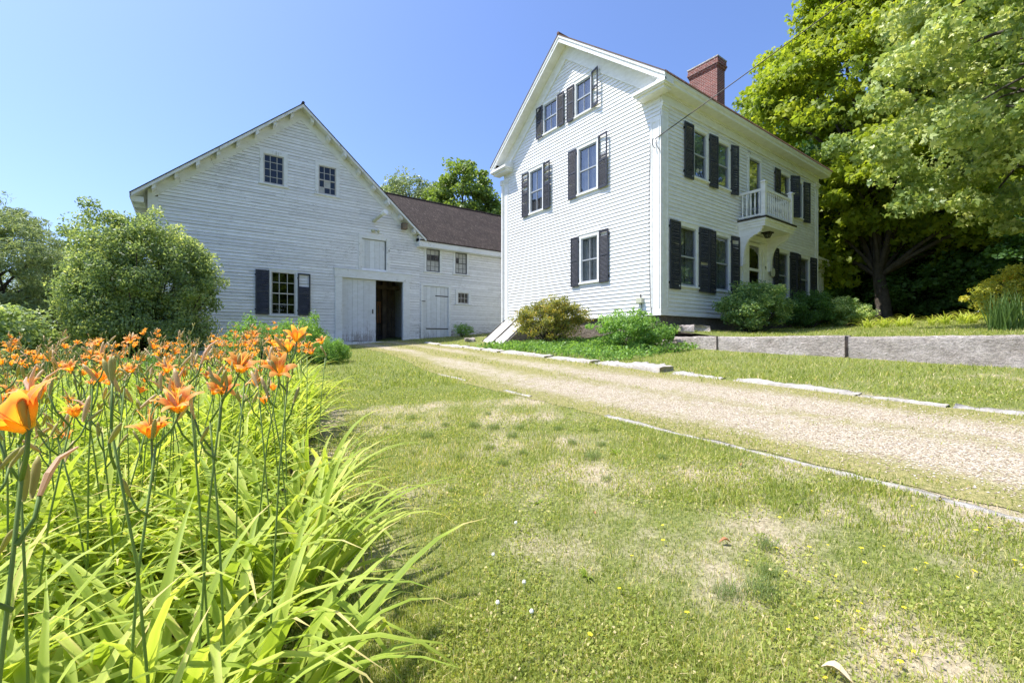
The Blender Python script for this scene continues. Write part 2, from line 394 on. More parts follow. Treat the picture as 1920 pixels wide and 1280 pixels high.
def sash_window(parent, P, u0, u1, z0, z1, cols=2, rows=2, meet=True, casing='trim', sash='sash', cw=.11, curtain=True,
                glass='glass', sill=True, cap=True, mw=.022, blinds=None, depth=.5, label=None):
    """casing with sill as the part; sash, pane, curtain are its pieces"""
    c = MB()
    for a, b, e, f in ((u0 - cw, u0, z0, z1), (u1, u1 + cw, z0, z1), (u0 - cw, u1 + cw, z1, z1 + cw * 1.15)):
        c.pbox(P, a, b, e, f, -.06, .042)
    if cap: c.pbox(P, u0 - cw - .03, u1 + cw + .03, z1 + cw * 1.15, z1 + cw * 1.15 + .03, -.01, .06)
    if sill: c.pbox(P, u0 - cw - .04, u1 + cw + .04, z0 - .055, z0, -.06, .075)
    w_ = c.build('window', casing, parent, bevel=.004)
    if label: w_['label'] = label
    s = MB(); fw = .045 if mw < .03 else .05
    s.pbox(P, u0, u0 + fw, z0, z1, -.055, .012); s.pbox(P, u1 - fw, u1, z0, z1, -.055, .012)
    s.pbox(P, u0 + fw, u1 - fw, z1 - fw, z1, -.055, .012); s.pbox(P, u0 + fw, u1 - fw, z0, z0 + fw * 1.3, -.055, .012)
    zm = (z0 + z1) / 2
    if meet: s.pbox(P, u0 + fw, u1 - fw, zm - .022, zm + .022, -.05, .004)
    for i in range(1, cols):
        u = u0 + (u1 - u0) * i / cols; s.pbox(P, u - mw / 2, u + mw / 2, z0 + fw, z1 - fw, -.045, -.012)
    for j in range(1, rows):
        z = z0 + (z1 - z0) * j / rows
        if meet and abs(z - zm) < .02: continue
        s.pbox(P, u0 + fw, u1 - fw, z - mw / 2, z + mw / 2, -.043, -.014)
    s.build('sash', sash, w_)
    MB().pbox(P, u0 + .01, u1 - .01, z0 + .01, z1 - .01, -.034, -.030).build('glass_pane', glass, w_)
    if curtain:
        k = MB(); n = 26; W = u1 - u0
        for side in (0, 1):
            span = W * .47
            for i in range(n):
                x0 = span * i / n; x1 = span * (i + 1) / n
                d0 = -.13 + .022 * math.sin(i * 1.9 + side); d1 = -.13 + .022 * math.sin((i + 1) * 1.9 + side)
                a, b = (u0 + x0, u0 + x1) if side == 0 else (u1 - x0, u1 - x1)
                k.face([P.p(a, z0, d0), P.p(b, z0, d1), P.p(b, z1, d1), P.p(a, z1, d0)])
        k.build('curtain', 'cloth', w_, smooth=True)
    if blinds:
        k = MB()
        for (ci, rj) in blinds:
            if len(blinds) < 3: k = MB()
            a = u0 + (u1 - u0) * ci / cols; b = u0 + (u1 - u0) * (ci + 1) / cols
            e = z0 + (z1 - z0) * rj / rows; f = z0 + (z1 - z0) * (rj + 1) / rows
            k.pbox(P, a + .01, b - .01, e + .01, f - .01, -.028, -.022)
            if len(blinds) < 3: k.build('dusty_pane', 'blind', w_)
        if len(blinds) == 9:
            k = MB()
            for r0_, r1_ in ((0, 2), (3, 4)):
                q = MB(); q.pbox(P, u0 + .01, u1 - .01, z0 + (z1 - z0) * r0_ / rows + .01, z0 + (z1 - z0) * r1_ / rows - .01, -.028, -.022); q.build('dusty_pane', 'blind', w_)
        elif len(blinds) >= 3: k.build('dusty_pane', 'blind', w_)
    # the room side: reveal and dark room wall behind the sash
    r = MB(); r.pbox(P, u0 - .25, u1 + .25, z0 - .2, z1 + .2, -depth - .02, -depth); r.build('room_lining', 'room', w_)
    return w_

def shutter(parent, P, u0, u1, z0, z1, missing=(), seed=0, ang=0.0, label=None, d=.05, mid=.52):
    """louvred shutter; missing: (from, to) fractions of the height whose slats are gone"""
    rnd = random.Random(seed); s = MB(); fw = .05; th = .03
    hinge = u0 if ang >= 0 else u1
    class Q:                                   # plane turned a little about the hinge edge
        def p(self, u, z, dd):
            r = u - hinge; c, sn = math.cos(ang), math.sin(ang)
            return P.p(hinge + r * c, z, d + dd + abs(r) * abs(sn))
    Q = Q()
    s.pbox(Q, u0, u0 + fw, z0, z1, 0, th); s.pbox(Q, u1 - fw, u1, z0, z1, 0, th)
    zmid = z0 + (z1 - z0) * mid
    for a, b in ((z0, z0 + .09), (zmid - .035, zmid + .035), (z1 - .06, z1)): s.pbox(Q, u0 + fw, u1 - fw, a, b, .002, th - .002)
    sp = .042
    for lo, hi in ((z0 + .09, zmid - .035), (zmid + .035, z1 - .06)):
        n = int((hi - lo) / sp)
        for i in range(n):
            z = lo + (i + .5) * (hi - lo) / n; fr = (z - z0) / (z1 - z0)
            if any(a < fr < b for a, b in missing): continue
            tl = rnd.uniform(-.006, .006) + (rnd.uniform(-.03, .03) if rnd.random() < .04 else 0)
            A, B = Q.p(u0 + fw, z + .020, .006), Q.p(u1 - fw, z + .020 + tl, .006)
            C, D = Q.p(u1 - fw, z - .020 + tl, .026), Q.p(u0 + fw, z - .020, .026)
            s.face([A, B, C, D]); s.face([Q.p(u0 + fw, z + .013, .006), Q.p(u1 - fw, z + .013 + tl, .006), Q.p(u1 - fw, z - .027 + tl, .026), Q.p(u0 + fw, z - .027, .026)])
            s.face([D, C, Q.p(u1 - fw, z - .027 + tl, .026), Q.p(u0 + fw, z - .027, .026)])
    o = s.build('shutter', 'shutter', parent)
    if label: o['label'] = label
    for z in (z0 + .2, z1 - .2): 
        hu = u0 if ang >= 0 else u1
        h = MB(); h.pbox(P, hu - .02, hu + .02, z - .03, z + .03, .003, d + .006); h.build('hinge', 'metal', o)
    return o

# ------------------------------------------------------------------ terrain
def sm(a, b, x): t = np.clip((x - a) / (b - a), 0, 1); return t * t * (3 - 2 * t)
def nz(x, y, s=1.0, k=0):
    x = np.asarray(x) * s; y = np.asarray(y) * s
    return (np.sin(1.3 * x + 2.1 * y + k) + np.sin(2.9 * x - 1.7 * y + 2 * k + 1) * .7 + np.sin(-4.1 * x + 5.3 * y + 3 * k) * .45
            + np.sin(7.7 * x + 6.1 * y + k * 1.7) * .3) / 2.45
def Glow(x, y):
    x = np.asarray(x, float); y = np.asarray(y, float)
    X = np.clip(x, -25, 14); Y = np.clip(y, -25, 45)
    z = -1.35 + .074 * X + .0379 * Y
    z = z - .14 * np.exp(-((X - 9.9) ** 2 / 1.4 + (Y - 14.6) ** 2 / 6))
    z = z + .012 * nz(X, Y, .9) * sm(1, 4, np.abs(X))
    return z
def Gup(x, y):
    x = np.asarray(x, float); y = np.asarray(y, float)
    t = .06 + .055 * (np.clip(x, 11.7, 45) - 11.7) + .22 * sm(5.6, 8.0, y) * sm(16, 12, x) + .015 * nz(x, y, .7)
    return t * (1 - sm(9, 13, y)) + Glow(x, y) * sm(9, 13, y)
def G(x, y): return np.where(np.asarray(x) > 11.69, Gup(x, y), Glow(x, y))
def g(x, y): return float(G(x, y))
def bare(x, y):
    """how thin the turf is, 0 to 1"""
    x = np.asarray(x, float); y = np.asarray(y, float)
    b = .29 + .25 * nz(x, y, .8, 2) + .20 * nz(x, y, 2.6, 5)
    b = b + .25 * np.exp(-((x - 2.1) ** 2 / .3 + (y - 1.15) ** 2 / .05)) + .3 * np.exp(-((x - 2.2) ** 2 / .12 + (y - .45) ** 2 / .05)) + .15 * sm(1.4, 2.2, x) * sm(1.8, 1.0, y) * (nz(x, y, 4, 1) > .1) + .22 * np.exp(-((x - 2.7) ** 2 / 1.2 + (y - 3.6) ** 2 / 1.5))
    b = b - .35 * sm(5.5, 8, y) * sm(11, 9, x) - .3 * sm(11.6, 11.8, x) - .22 * sm(7.2, 8.2, x) * sm(8, 6, y)
    b = b + .35 * np.exp(-((x - bedx(y) - .12) / .16) ** 2) * sm(8, 6, y)
    return np.clip(b, 0, 1)
BEDY = [0.2, 1.0, 1.9, 2.7, 3.6, 4.6, 6.1, 8.0, 9.5]; BEDX = [-.44, -.36, -.18, .17, .52, .94, 1.40, 1.6, 1.2]
def bedx(y): return np.interp(y, BEDY, BEDX)
def sheet(name, xs, ys, fn, mat, tint=None, kind='structure'):
    X, Y = np.meshgrid(xs, ys); Z = fn(X, Y); V = np.stack([X, Y, Z], -1).reshape(-1, 3); nx, ny = len(xs), len(ys)
    i = (np.arange(ny - 1)[:, None] * nx + np.arange(nx - 1)[None]).ravel()
    F = np.stack([i, i + 1, i + nx + 1, i + nx], -1)
    o = link(npmesh(name, V, F, None if tint is None else tint(X, Y).ravel()), name, mat, smooth=True)
    return tag(o, kind=kind)
fx = np.concatenate([[-600, -200, -80, -40], np.arange(-24, -4, 1.0), np.arange(-4, 6, .14), np.arange(6, 11.6, .25), [11.66]])
fy = np.concatenate([[-600, -200, -80, -40], np.arange(-24, -2, 1.0), np.arange(-2, 10, .14), np.arange(10, 21, .25), np.arange(21, 46, 1.0), [80, 200, 600]])
sheet('ground', fx, fy, Glow, 'ground', lambda x, y: bare(x, y))
ux = np.concatenate([[11.66], np.arange(11.72, 24, .35), np.arange(24, 46, 1.0), [80, 200, 600]])
sheet('upper_lawn', ux, fy, lambda x, y: Gup(np.maximum(x, 11.7), y), 'ground', lambda x, y: bare(x, y))
# the gravel drive: a strip a few mm above the ground, from the road side up to the barn door
def dl(y): return 4.02 + 1.35 * sm(6, 16, y)
def dr(y): return 7.15 + .055 * y
ss = np.linspace(0, 1, 30); dy = np.arange(-6, 19.75, .2)
S, Yd = np.meshgrid(ss, dy); Xd = dl(Yd) + .06 + (dr(Yd) - dl(Yd) - .1) * S
Xd = Xd + np.where((S == 0) | (S == 1), .06 * nz(Xd, Yd * 3, 2), 0)
Zd = Glow(Xd, Yd) + .006
def dgreen(s, y):
    far = sm(2, 14, y)
    v = .17 + .9 * np.exp(-((s - .0) / .14) ** 2) + (.30 + .3 * far) * np.exp(-((s - .52) / (.085 + .03 * far)) ** 2) + .95 * np.exp(-((s - 1) / .17) ** 2)
    return np.clip(v + .14 * far, 0, 1)
i = (np.arange(len(dy) - 1)[:, None] * 30 + np.arange(29)[None]).ravel()
tag(link(npmesh('driveway', np.stack([Xd, Yd, Zd], -1).reshape(-1, 3), np.stack([i, i + 1, i + 31, i + 30], -1), dgreen(S, Yd).ravel()),
         'driveway', 'gravel', smooth=True), kind='structure')

# ------------------------------------------------------------------ the barn
barn = thing('barn', 'weathered white clapboard barn with a tall gable, plank door half open and peeling paint', 'barn', (3.9, 20, g(3.9, 20)))
BX0, BX1, BR = -1.01, 9.2, 3.9
def broof(x, off=0): return 9.62 - .87 * abs(x - BR) - off
opn = [(2.54, 3.27, 6.24, 7.42), (4.59, 5.31, 6.22, 7.44), (2.81, 3.70, 1.03, 2.77), (6.41, 7.54, 3.24, 4.59), (5.30, 8.66, -.3, 3.08)]
def biv(z):
    h = (9.35 - z) / .87
    a, b = max(BX0 + .28, BR - h), min(BX1, BR + h)
    return [(a, b)] if b > a else []
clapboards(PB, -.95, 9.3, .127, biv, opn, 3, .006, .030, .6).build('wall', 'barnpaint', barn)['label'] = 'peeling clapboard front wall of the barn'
s_ = MB(); s_.pbox(PB, BX0, BX0 + .29, -1.0, 5.05, -.05, .03)
s_.build('corner_board', 'barntrim', barn)
s_ = MB()   # plain side and back walls
s_.box(BX0, BX0 + .08, 20.03, 34, -1.2, 5.15); s_.box(BX1 - .1, BX1 - .02, 20.03, 34, -.6, 4.8)
s_.prism([(BX0 + .08, 34, -1), (BX1 - .1, 34, -1), (BX1 - .1, 34, 4.7), (BR, 34, 9.3), (BX0 + .08, 34, 5.0)], (0, -.08, 0), (0, 0, 0))
s_.build('side_wall', 'barntrim', barn)
r_ = MB(); Y0, Y1 = 19.48, 34.3
for sg, xe in ((-1, -1.46), (1, 9.36)):
    a = (BR, broof(BR)); b = (xe, broof(xe))
    r_.prism([(a[0], Y0, a[1]), (b[0], Y0, b[1]), (b[0], Y0, b[1] - .035), (a[0], Y0, a[1] - .035)], (0, 0, 0), (0, Y1 - Y0, 0))
r_.tube([(BR, Y0, 9.63), (BR, Y1, 9.63)], .06, 8)
r_.build('roof', 'roofell', barn)
sf = MB()
for xe in (-1.44, 9.34):
    a = (BR, broof(BR, .04)); b = (xe, broof(xe, .04))
    sf.prism([(a[0], 19.5, a[1]), (b[0], 19.5, b[1]), (b[0], 19.5, b[1] - .03), (a[0], 19.5, a[1] - .03)], (0, 0, 0), (0, 14.7, 0))
    sf.prism([(a[0], 19.5, a[1] - .03), (b[0], 19.5, b[1] - .03), (b[0], 19.5, b[1] - .11), (a[0], 19.5, a[1] - .11)], (0, 0, 0), (0, .03, 0))
sf.build('roof_boarding', 'barntrim', barn)
fz = MB()
for xe in (BX0, BX1):
    e = xe
    fz.prism([(BR, 19.96, broof(BR, .08)), (e, 19.96, broof(e, .08)), (e, 19.96, broof(e, .46)), (BR, 19.96, broof(BR, .52))], (0, 0, 0), (0, .05, 0))
fz.build('rake_board', 'barntrim', barn)
for sg, n, x_e in ((-1, 8, -1.0), (1, 8, 8.95)):
    for i in range(n):
        x = BR + sg * (.38 + (abs(x_e - BR) - .55) * i / (n - 1)); z = broof(x, .13)
        pe = MB(); q = .055; sl_ = -.87 * sg
        c0 = [(x - q, z - .0 + sl_ * -q * 1), (x + q, z + sl_ * q), (x + q, z + sl_ * q - .15), (x - q, z - sl_ * q - .15)]
        pe.prism([(a, 19.96, b) for a, b in c0], (0, -.34 - .05 * ((i * 7) % 3), 0), (0, 0, 0))
        pe.build('rafter_tail', 'barntrim', barn)
# left eave: rafter feet and fascia under the overhang
ev = MB(); ev.box(-1.46, -1.42, 19.5, 34.2, 4.80, 4.98); ev.box(-1.42, -1.1, 19.7, 19.78, 4.72, 4.9); ev.box(-1.42, -1.1, 20.5, 20.58, 4.72, 4.9)
ev.box(-1.42, -1.1, 21.3, 21.38, 4.72, 4.9); ev.build('eave_board', 'barntrim', barn)
sash_window(barn, PB, 2.54, 3.27, 6.24, 7.42, 3, 4, False, 'barntrim', 'sashold', .14, False, 'glassold', mw=.02, cap=False, label='upper window nearer the left slope')
sash_window(barn, PB, 4.59, 5.31, 6.22, 7.44, 3, 4, True, 'barntrim', 'sashold', .14, False, 'glassold', mw=.02, cap=False,
            blinds=[(1, 1), (0, 0)], label='upper window with a patched and a broken pane')
sash_window(barn, PB, 2.81, 3.70, 1.03, 2.77, 3, 4, True, 'barntrim', 'sashold', .08, False, 'glassold', mw=.024)
shutter(barn, PB, 2.26, 2.74, 1.03, 2.79, seed=4, label='intact black shutter left of the barn window')
shutter(barn, PB, 3.78, 4.26, 1.03, 2.77, missing=[(.70, .97)], seed=5, label='black shutter with its top slats gone')
# big door: lintel, jambs, threshold, sliding leaf
dd = MB(); dd.pbox(PB, 5.22, 8.74, 2.76, 3.12, -.12, .07); dd.pbox(PB, 5.18, 8.78, 3.12, 3.15, -.01, .10); dd.build('lintel', 'barntrim', barn, bevel=.006)
for a, b in ((5.26, 5.56), (8.36, 8.68)):
    j = MB(); j.pbox(PB, a, b, -.30, 2.76, -.14, .055); j.build('door_jamb', 'barntrim', barn, bevel=.006)
th = MB(); th.box(5.15, 8.75, 19.55, 20.1, -.26, -.055); th.build('threshold', 'barntrim', barn, bevel=.01)
rnd = random.Random(8)
dp = MB(); u = 5.56
for wd_ in (.28, .20, .22, .27, .25, .31):
    z0_ = -.04 + rnd.uniform(-.01, .02); dp.pbox(PB, u + .003, u + wd_ - .003, z0_, 2.755, -.13, -.09 + rnd.uniform(0, .006), rnd.random()); u += wd_
dr_ = dp.build('sliding_door', 'plank', barn); u_end = u
hb = MB(); hb.pbox(PB, u_end - .17, u_end - .13, 1.22, 1.42, -.085, -.05); hb.build('handle', 'metal', dr_)
# loft door
ld = MB()
for a, b, e, f in ((6.26, 6.41, 3.19, 4.59), (7.54, 7.70, 3.19, 4.59), (6.26, 7.70, 4.59, 4.76)): ld.pbox(PB, a, b, e, f, -.1, .04)
ld.build('loft_door_frame', 'barntrim', barn, bevel=.005)
lp = MB(); u = 6.41
for wd_ in (.16, .22, .23, .23, .24): lp.pbox(PB, u + .004, u + wd_ - .004, 3.22, 4.575 - .01, -.07, -.035 + rnd.uniform(0, .006), rnd.random()); u += wd_
lp.build('loft_door', 'plank', barn)
# inside, seen through the open door
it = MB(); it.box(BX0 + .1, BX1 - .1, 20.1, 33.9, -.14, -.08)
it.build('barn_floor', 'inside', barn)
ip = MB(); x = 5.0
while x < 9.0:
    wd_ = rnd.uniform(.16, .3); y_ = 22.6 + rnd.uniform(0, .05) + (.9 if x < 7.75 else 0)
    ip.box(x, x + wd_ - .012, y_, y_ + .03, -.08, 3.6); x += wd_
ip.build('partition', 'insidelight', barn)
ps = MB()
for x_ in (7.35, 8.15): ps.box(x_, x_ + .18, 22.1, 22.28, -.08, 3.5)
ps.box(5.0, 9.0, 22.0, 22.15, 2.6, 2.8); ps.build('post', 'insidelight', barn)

# ------------------------------------------------------------------ the long ell beside the barn
ell = thing('ell', 'long low white clapboard wing with a rusty brown roof joining barn and house', 'farm wing', (13, 20, g(13, 20)))
ivl = lambda z: [(9.2, 19)]
oe = [(9.56, 10.29, 3.39, 4.6), (11.17, 11.86, 3.42, 4.6), (11.32, 11.96, 1.89, 2.47), (9.39, 10.77, -.3, 2.68)]
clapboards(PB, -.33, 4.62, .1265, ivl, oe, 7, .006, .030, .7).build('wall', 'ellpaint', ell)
ew = MB(); ew.box(19, 19.08, 20.02, 27.7, -.3, 4.7); ew.prism([(19, 20, 4.6), (19, 27.7, 4.6), (19, 23.85, 7.9)], (0, 0, 0), (.08, 0, 0)); ew.box(9.2, 19, 27.6, 27.7, -.3, 4.7); ew.build('side_wall', 'barntrim', ell)
er = MB()
er.prism([(9.0, 19.56, 4.80), (9.0, 20.02, 5.16), (9.0, 20.02, 5.12), (9.0, 19.56, 4.76)], (0.05, 0, 0), (10.3, 0, 0))
er.prism([(5, 20.02, 5.16), (5, 23.85, 8.13), (5, 27.9, 4.97), (5, 27.9, 4.93), (5, 23.85, 8.09), (5, 20.02, 5.12)], (0, 0, 0), (14.3, 0, 0))
er.tube([(5, 23.85, 8.13), (19.3, 23.85, 8.13)], .07, 8)
# ragged corrugated edge that shows over the gutter board
x = 9.1
while x < 19.2: er.box(x, x + .035, 19.53, 19.575, 4.775, 4.81); x += .07
er.build('roof', 'roofell', ell)
ef = MB(); ef.box(9.02, 19.3, 19.60, 19.64, 4.50, 4.755); ef.box(9.02, 19.3, 19.64, 19.97, 4.50, 4.54); ef.box(9.02, 9.06, 19.64, 19.97, 4.54, 4.9)
ef.prism([(9.02, 19.60, 4.755), (9.5, 19.60, 4.755), (9.02, 19.60, 5.0)], (0, 0, 0), (0, .36, 0)); ef.build('eave_board', 'barntrim', ell)
sash_window(ell, PB, 9.56, 10.29, 3.39, 4.50, 3, 4, True, 'barntrim', 'sashdark', .12, False, 'glassold', mw=.02, cap=False,
            blinds=[(c_, r_) for c_ in range(3) for r_ in (0, 1, 3)], label='window under the eave beside the barn with one dark row of panes')
sash_window(ell, PB, 11.17, 11.86, 3.42, 4.50, 3, 4, True, 'barntrim', 'sashdark', .12, False, 'glassold', mw=.02, cap=False,
            blinds=[(c_, r_) for c_ in range(3) for r_ in range(4) if (c_, r_) != (0, 2)], label='window under the eave nearer the house with one dark pane')
sash_window(ell, PB, 11.32, 11.96, 1.89, 2.47, 3, 2, False, 'barntrim', 'sashold', .13, False, 'glassold', mw=.02, cap=False, label='small six pane window right of the plank door')
fd = MB()
for a, b, e, f in ((9.26, 9.39, -.05, 2.68), (10.77, 10.92, .05, 2.68), (9.26, 10.92, 2.68, 2.82)): fd.pbox(PB, a, b, e, f, -.08, .045)
fd.build('door_frame', 'barntrim', ell, bevel=.004)
pd = MB(); u = 9.40
for wd_ in (.20, .22, .31, .22, .21, .20): pd.pbox(PB, u + .004, u + wd_ - .004, .10 + rnd.uniform(-.01, .03), 2.67, -.05, -.012 + rnd.uniform(0, .008), rnd.random()); u += wd_
pdo = pd.build('plank_door', 'plank', ell)
for z, a in ((2.21, 10.06), (.58, 9.55)):
    h = MB(); h.pbox(PB, a, 10.80, z - .02, z + .025, -.004, .010); h.build('strap_hinge', 'metal', pdo)
lt = MB(); lt.pbox(PB, 9.30, 9.50, 1.90, 1.93, .0, .06); lt.build('latch', 'metal', pdo)
fo = MB(); fo.box(9.2, 19, 19.93, 20.0, -.8, -.33); fo.build('foundation', 'found', ell)

# small things fixed to the barn front
fl = thing('floodlight', 'small twin floodlight above the barn loft door', 'floodlight', (6.95, 19.96, 5.0))
MB().lathe((6.95, 19.96, 4.98), [(.07, 0), (.07, .05)], 14, axis='y').build('base', 'boxpaint', fl)
for sx in (-1, 1):
    b_ = MB(); b_.tube([(6.95, 19.9, 5.0), (6.95 + .07 * sx, 19.86, 4.99)], .015, 6)
    b_.tube([(6.95 + .07 * sx, 19.86, 4.99), (6.95 + .10 * sx, 19.80, 4.96), (6.95 + .14 * sx, 19.72, 4.92)], [.03, .05, .075], 12); b_.build('lamp_head', 'boxpaint', fl, True)
pj = thing('projecting_beam', 'short round beam sticking out of the barn wall under the right slope', 'beam', (7.0, 19.97, 5.5))
MB().tube([(6.95, 19.97, 5.42), (7.12, 19.2, 5.62)], .075, 12).build('beam', 'boxpaint', pj)
MB().tube([(7.10, 19.24, 5.61), (7.16, 19.02, 5.67)], [.10, .12], 12).build('end_socket', 'trim', pj)
bh = thing('birdhouse', 'small brown wooden box tucked under the right barn rake', 'birdhouse', (8.32, 19.8, 5.3))
zb_ = broof(8.32, .2)
b_ = MB(); b_.box(8.22, 8.44, 19.62, 19.9, zb_ - .36, zb_ - .08)
b_.build('box', 'insidelight', bh, bevel=.005); MB().lathe((8.33, 19.622, zb_ - .2), [(.035, 0), (.035, .004)], 12, axis='y').build('entrance_hole', 'sashdark', bh)
tl = thing('leaning_shovel', 'long handled shovel leaning inside the open barn doorway', 'shovel', (7.8, 21.9, -.08))
MB().tube([(7.82, 21.6, .25), (7.9, 22.0, 1.75)], .018, 8).build('shaft', 'barkl', tl)
b_ = MB(); b_.prism([(7.70, 21.58, .28), (7.94, 21.58, .28), (7.93, 21.54, .0), (7.82, 21.52, -.07), (7.71, 21.54, .0)], (0, 0, 0), (0, .012, 0)); b_.build('blade', 'metal', tl)
tl = thing('orange_board', 'orange brown board leaning against the partition inside the barn', 'board', (8.0, 22.4, -.08))
MB().box(7.95, 8.17, 22.4, 22.43, .9, 2.0).build('board', 'dryleaf', tl)

# ------------------------------------------------------------------ the house
house = thing('farmhouse', 'tall white two storey clapboard farmhouse with black shutters and a brick chimney', 'house', (17.7, 12.27, .3))
HX0, HX1, HY0, HY1, HR = 11.67, 23.78, 8.16, 16.38, 12.27
def hr(y, off=0): return 7.84 + .785 * (4.56 - abs(y - HR)) - off
gw = [(12.81, 13.58, 8.27, 9.43), (11.02, 11.77, 8.24, 9.44), (13.67, 14.46, 5.29, 7.02), (10.74, 11.62, 5.34, 6.98), (10.71, 11.50, 2.09, 3.70)]
def giv(z):
    h = min((10.9 - z) / .785, 9)
    a, b = max(HY0 + .37, HR - h), min(HY1 - .37, HR + h)
    return [(a, b)] if b > a else []
def giv2(z):
    lo, hi = (HY0, HY1) if z > 6.82 else (HY0 + .37, HY1 - .37)
    h = min((10.9 - z) / .785, 9); a, b = max(lo, HR - h), min(hi, HR + h)
    return [(a, b)] if b > a else []
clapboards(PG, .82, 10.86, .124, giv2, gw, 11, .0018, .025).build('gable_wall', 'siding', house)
fw_ = [(12.68, 13.56, 1.75, 3.64), (14.79, 15.65, 1.75, 3.64), (19.66, 20.52, 1.75, 3.64), (21.81, 22.68, 1.75, 3.64),
       (13.44, 14.18, 5.37, 6.92), (14.91, 15.65, 5.37, 6.92), (19.81, 20.67, 5.37, 6.92), (21.26, 21.98, 5.37, 6.92),
       (17.12, 18.08, 4.5, 6.95), (16.95, 18.38, .6, 3.95)]
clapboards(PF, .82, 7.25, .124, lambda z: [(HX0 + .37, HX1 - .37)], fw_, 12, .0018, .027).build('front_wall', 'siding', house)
bw = MB(); bw.box(HX1 - .08, HX1, HY0 + .02, HY1, .8, 7.6); bw.box(HX0, HX1, HY1 - .08, HY1, .8, 7.6)
bw.prism([(HX1 - .08, HY0, 7.5), (HX1 - .08, HY1, 7.5), (HX1 - .08, HR, hr(HR, .3))], (0, 0, 0), (.08, 0, 0)); bw.build('rear_wall', 'siding', house)
fd = MB(); fd.box(HX0 + .05, HX1 - .03, HY0 + .05, HY0 + .4, -.4, .81); fd.box(HX0 + .05, HX0 + .4, HY0 + .4, HY1 - .05, -.6, .81)
fd.box(HX1 - .4, HX1 - .03, HY0 + .4, HY1 - .05, -.1, .81); fd.build('foundation', 'found', house)
wt = MB(); wt.box(HX0 - .035, HX1 + .02, HY0 - .035, HY0 + .04, .77, .825); wt.box(HX0 - .035, HX0 + .04, HY0 + .04, HY1, .77, .825); wt.build('water_table', 'trim', house)
# roof and its trim
rf = MB()
for sg in (-1, 1):
    ye = HR + sg * 4.56; ze = 7.84
    rf.prism([(11.20, HR, hr(HR)), (11.20, ye, ze), (11.20, ye, ze - .03), (11.20, HR, hr(HR) - .04)], (0, 0, 0), (13.0, 0, 0))
rf.tube([(11.20, HR, hr(HR) + .01), (24.2, HR, hr(HR) + .01)], .06, 8); x = 11.22          # corrugation ends along the front eave
while x < 24.18: rf.box(x, x + .035, 7.68, 7.72, 7.80, 7.845); x += .07
rf.build('roof', 'roofhouse', house)
def rake(mb, o0, o1, xa, xb, y0=4.56):
    for sg in (-1, 1):
        ye = HR + sg * y0
        mb.prism([(xa, HR, hr(HR, o0)), (xa, ye, hr(ye, o0)), (xa, ye, hr(ye, o1)), (xa, HR, hr(HR, o1))], (0, 0, 0), (xb - xa, 0, 0))
rk = MB(); rake(rk, .032, .13, 11.215, 11.30); rake(rk, .13, .24, 11.245, 11.30); rake(rk, .24, .30, 11.225, 11.30, 4.5); rk.build('rake_cornice', 'trim', house)
so_ = MB(); rake(so_, .215, .25, 11.301, 11.66, 4.2); so_.build('rake_soffit', 'trim', house)
rz = MB(); rake(rz, .252, .72, 11.625, 11.665, 4.1); rake(rz, .72, .80, 11.60, 11.664, 4.0); rz.build('rake_frieze', 'trim', house)
for sg in (-1, 1):
    ec = MB()
    f = lambda y, z: (11.24, HR + sg * (HR - y), z)
    pr = [f(7.715, 7.80), f(7.725, 7.72), f(7.775, 7.665), f(7.775, 7.60), f(7.80, 7.58), f(8.16, 7.58), f(8.16, 7.62), f(7.85, 7.80)]
    ec.prism(pr, (0, 0, 0), (12.92, 0, 0)); ec.build('eave_cornice', 'trim', house)
fz = MB(); fz.box(HX0, HX1, 8.115, 8.165, 7.25, 7.58); fz.box(HX0, HX1, 8.09, 8.114, 7.25, 7.31); fz.box(HX0, HX1, 8.07, 8.114, 7.50, 7.58)
fz.build('eave_frieze', 'trim', house)
for ya, yb in ((7.71, 8.89), (15.65, 16.83)):
    rt = MB(); rt.box(11.215, 11.66, ya, yb, 7.565, 7.66); rt.box(11.25, 11.66, ya + .04, yb - .04, 7.52, 7.565); rt.box(11.32, 11.66, ya + .1, yb - .1, 7.44, 7.52)
    rt.prism([(11.22, ya + .005, 7.66), (11.655, ya + .005, 7.66), (11.655, ya + .005, 7.86)], (0, 0, 0), (0, yb - ya - .01, 0)); rt.build('cornice_return', 'trim', house)
# corner pilasters
def pil(P, a, b, z0, z1, cap=True):
    m = MB(); m.pbox(P, a, b, z0, z1, -.02, .028)
    for q in (a + .05, b - .08): m.pbox(P, q, q + .03, z0 + .18, z1 - .12, .028, .042)
    m.pbox(P, a + .05, b - .05, z1 - .12, z1 - .09, .028, .042)
    if cap:
        m.pbox(P, a - .015, b + .03, z1, z1 + .06, -.02, .05); m.pbox(P, a - .015, b + .06, z1 + .06, z1 + .15, -.02, .075); m.pbox(P, a - .02, b + .10, z1 + .15, z1 + .20, -.02, .10)
    return m.build('corner_pilaster', 'trim', house, bevel=.004)
pil(PG, HY0 - .028, HY0 + .37, .825, 6.82, False); pil(PG, HY1 - .37, HY1, .825, 7.0)
pil(PF, HX0, HX0 + .37, .825, 7.05); pil(PF, HX1 - .37, HX1, .825, 7.05)
sb = MB(); sb.box(11.58, 11.66, HY1, HY1 + .09, .8, 7.0); sb.box(11.55, 11.66, HY1, HY1 + .16, 7.0, 7.22); sb.build('corner_board', 'trim', house)
